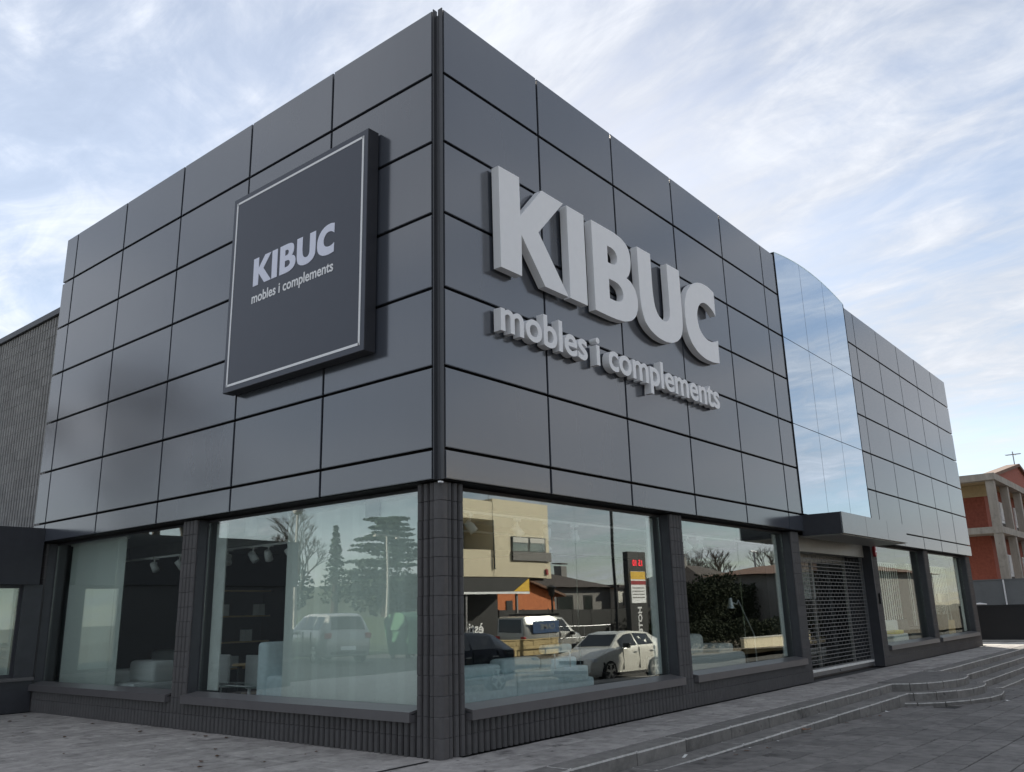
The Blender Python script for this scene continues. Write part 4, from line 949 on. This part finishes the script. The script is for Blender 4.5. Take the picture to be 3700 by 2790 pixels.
MB().add([(-.6,-.5,.15),(.6,-.5,.15),(.6,.5,.15),(-.6,.5,.15),(-.8,-.65,1.3),(.8,-.65,1.3),(.8,.65,1.3),(-.8,.65,1.3)], [(0,3,2,1),(4,5,6,7),(0,1,5,4),(1,2,6,5),(2,3,7,6),(3,0,4,7)]).build('bin_body', GREENP, gc); MB().tube([(-.82,0,1.32),(.82,0,1.32)], .45, 14).xf(Matrix.Translation((0,0,.4)) @ Matrix.Diagonal((1,1.4,.7,1))).build('lid', GREENP, gc)
for (xx, yy) in ((-.5,.4),(.5,.4),(-.5,-.4),(.5,-.4)): MB().tube([(xx-.03,yy,.1),(xx+.03,yy,.1)], .1, 10).build('wheel', TYRE, gc)
# park ground
o = MB().add([(-90,21,-.02),(-5,21,-.02),(-90,21.2,.12),(-5,21.2,.12),(-90,34,1.5),(-5,34,1.5),(-90,120,1.6),(-5,120,1.6)],[(0,1,3,2),(2,3,5,4),(4,5,7,6)]).build('lawn', GRASS); tag(o, kind='structure')
hl = MB(); v = []; f = []
nx = 40
for i in range(nx+1):
    a = R(85+i*130/nx); hgt = 14+4*math.sin(i*.33)+2.5*math.sin(i*.83+1)
    for k, (rr, hh) in enumerate(((150,-1.1),(190,.75),(230,1.0),(300,.2))): v.append((math.cos(a)*rr, math.sin(a)*rr+20, hh*hgt if k else -1.1))
for i in range(nx):
    for k in range(3): f.append((4*i+k,4*i+k+1,4*i+k+5,4*i+k+4))
o = hl.add(v, f).build('hill', HILL); tag(o, kind='structure')
# trees
def bare(label, loc, h_, seed, spread=.55, levels=5):
    rg = random.Random(seed); t = thing('bare_tree', label, 'tree', loc); tr = MB(); br = MB()
    def grow(p, d, L_, rad, lv):
        q = p+d*L_*.5+Vector((rg.uniform(-1,1),rg.uniform(-1,1),0))*L_*.04; e = p+d*L_
        (tr if lv >= levels-1 else br).tube([p, q, e], [rad, rad*.85, rad*.68], 6 if lv > 2 else 4, caps=False)
        if lv == 0: return
        for k in range(3 if lv > 1 else 4):
            a = rg.uniform(0, 6.28); ax = Vector((math.cos(a), math.sin(a), rg.uniform(-.1,.5))).normalized()
            nd_ = (d*(1-spread*.5)+ax*spread*rg.uniform(.7,1.25)+Vector((0,0,.12))).normalized()
            grow(e-d*L_*rg.uniform(0,.35), nd_, L_*rg.uniform(.58,.78), rad*.58, lv-1)
    grow(Vector((0,0,0)), Vector((rg.uniform(-.06,.06),rg.uniform(-.06,.06),1)).normalized(), h_*.32, h_*.022, levels)
    tr.build('trunk', BARK, t); br.build('crown', BARK, t)
bare('bare winter tree with spreading limbs behind the annex roof', (-7.8,22,0), 12, 3, .55, 6)
bare('slender bare tree beside the globe lamp', (-17.5,27,.5), 7, 5, .5, 6)
bare('bare street tree leaning over the parking lot', (-3.6,30,0), 14, 8)
bare('large round bare tree behind the hedge', (75.5,-36,-.8), 11.2, 11)
bare('second bare tree standing right of the large round one', (82.5,-36,-.8), 11.0, 12)
bare('upright bare tree beside the floodlight mast', (90,-33,-.8), 12.4, 14)
bare('fine twigged bare tree nearest the street end', (86,-34,-.8), 8.5, 15)
def leafy(name, label, loc, blobs, m, n, size, trunk, seed):
    rg = random.Random(seed); t = thing(name, label, 'tree', loc); c = MB()
    MB().tube([(0,0,-.2),(0,0,trunk)], [trunk*.035+.08, .05], 8).build('trunk', BARK, t)
    for (bx_, by_, bz_, rx, ry, rz_) in blobs:
        for k in range(n):
            d = Vector((rg.gauss(0,1),rg.gauss(0,1),rg.gauss(0,1))).normalized()*rg.random()**.4
            p = Vector((bx_+d.x*rx, by_+d.y*ry, bz_+d.z*rz_)); s_ = size*rg.uniform(.5,1.3)
            a = Vector((rg.uniform(-1,1),rg.uniform(-1,1),rg.uniform(-.5,.5))).normalized()*s_; b = a.cross(Vector((rg.uniform(-1,1),rg.uniform(-1,1),rg.uniform(-1,1))).normalized()).normalized()*s_*.6 if a.length else Vector((0,0,s_))
            c.add([p-a, p+b, p+a, p-b], [(0,1,2,3)])
    c.build('crown', m, t)
rg = random.Random(4)
ced = []
for k in range(15):
    z_ = 1.6+k*.34; rad = 3.6-.16*k
    for q in range(3): a = rg.uniform(0, 6.28); ced.append((math.cos(a)*rad*.55, math.sin(a)*rad*.55, z_, rad*.55, rad*.55, .10))
leafy('cedar_tree', 'broad dark cedar with flat layered branches in the park', (-31,35.5,1.4), ced, LEAF, 230, .13, 6.2, 21)
leafy('conifer_tree', 'narrow pointed conifer left of the cedar', (-27.2,36,1.4), [(0,0,1.2+k*.36,1.1-.082*k,1.1-.082*k,.22) for k in range(13)], LEAF, 130, .11, 5.6, 22)
for i, (x_, y_, s_) in enumerate(((-34,52,3.4),(-44,50,3.6),(-27,56,3.2),(-52,44,3.4),(-38,42,2.2))):
    leafy('evergreen_tree', ['bushy evergreen at the back of the park near the conifer','rounded evergreen far behind the cedar','evergreen at the rear corner of the lawn','wide evergreen at the left park edge','small evergreen close behind the cedar'][i], (x_,y_,1.4), [(0,0,s_*.7,s_*1.0,s_*1.0,s_*.65)], HEDGE, 1800, .22, s_, 30+i)
hg = MB(); rg = random.Random(9)
for k in range(34000):
    x_ = 48+rg.random()*32; s_ = rg.uniform(.05,.15); top = 3.9+.5*math.sin(x_*.5)+.4*math.sin(x_*1.3)+(x_-50)*.03
    p = Vector((x_, -20.5-rg.random()*3.0-(x_-48)*.10, -.8+rg.random()**.7*top)); a = Vector((rg.uniform(-1,1),rg.uniform(-1,1),rg.uniform(-1,1))).normalized()*s_; b = a.cross(Vector((rg.uniform(-1,1),1,rg.uniform(-1,1)))).normalized()*s_*.7
    hg.add([p-a,p+b,p+a,p-b], [(0,1,2,3)])
o = hg.build('hedge', HEDGE); tag(o, kind='stuff')
hg = MB()
for k in range(12000):
    x_ = 30+rg.random()*26; s_ = rg.uniform(.04,.10)
    p = Vector((x_, -14.2-rg.random()*1.2, -.8+rg.random()**.6*(1.5+.15*math.sin(x_*1.1)))); a = Vector((rg.uniform(-1,1),rg.uniform(-1,1),rg.uniform(-1,1))).normalized()*s_; b = a.cross(Vector((rg.uniform(-1,1),1,rg.uniform(-1,1)))).normalized()*s_*.7
    hg.add([p-a,p+b,p+a,p-b], [(0,1,2,3)])
o = hg.build('low_hedge', HEDGE); tag(o, kind='stuff')

# ================================================================== litter
def leaf_at(name, x_, y_, z_, s_, m, label, group, cat):
    a = random.uniform(0, 6.28); v = []
    for k in range(8):
        t = 2*math.pi*k/8; rr = s_*(1 if k % 2 else .62)*random.uniform(.8,1.1)
        v.append((math.cos(t)*rr, math.sin(t)*rr*.7, .006+.35*s_*abs(math.sin(t*1.0+a))*random.uniform(.2,.8)))
    v = v+[(0,0,.004)]
    o = MB().add(v, [(k,(k+1) % 8,8) for k in range(8)]).build(name, m, None, loc=(x_,y_,z_)); o.rotation_euler = (0,0,a); tag(o, label, cat, group)
for i in range(26): leaf_at('dead_leaf', random.uniform(-2.4,.02), random.uniform(.6,9.6), .002, random.uniform(.02,.06), LEAFD, 'small dark dead leaf lying on the left terrace paving', 'dead leaves on the left terrace', 'leaf')
for i in range(16):
    x_ = random.uniform(2.2, 10.5); leaf_at('dead_leaf', x_, -1.76-random.random()*.25, zp(x_)+.002, random.uniform(.02,.05), LEAFD, 'small dead leaf at the foot of the lower step', 'dead leaves along the step foot', 'leaf')
leaf_at('dead_leaf', 5.6, -1.74, zp(5.6)+.03, .11, mat("brown_leaf", (.22,.10,.05), .8), 'single large curled brown leaf against the lower step', None, 'leaf')
ps = B(-.11,.11,-.016,.016,0,.004).build('paper_strip', PAPER, None, loc=(2.45,-1.52,-T+.004)); ps.rotation_euler = (0,0,.35); tag(ps, 'white paper strip lying on the lower step', 'paper')
for i, (x_, y_) in enumerate(((3.2,-1.78),(3.6,-1.8),(4.4,-1.83),(12.7,-3.02),(9.2,-1.8))):
    leaf_at('paper_scrap', x_, y_, zp(x_)+.003, .025 if i < 3 else .06, PAPER, 'small white paper scrap on the plaza near the steps', 'paper scraps on the plaza', 'paper')
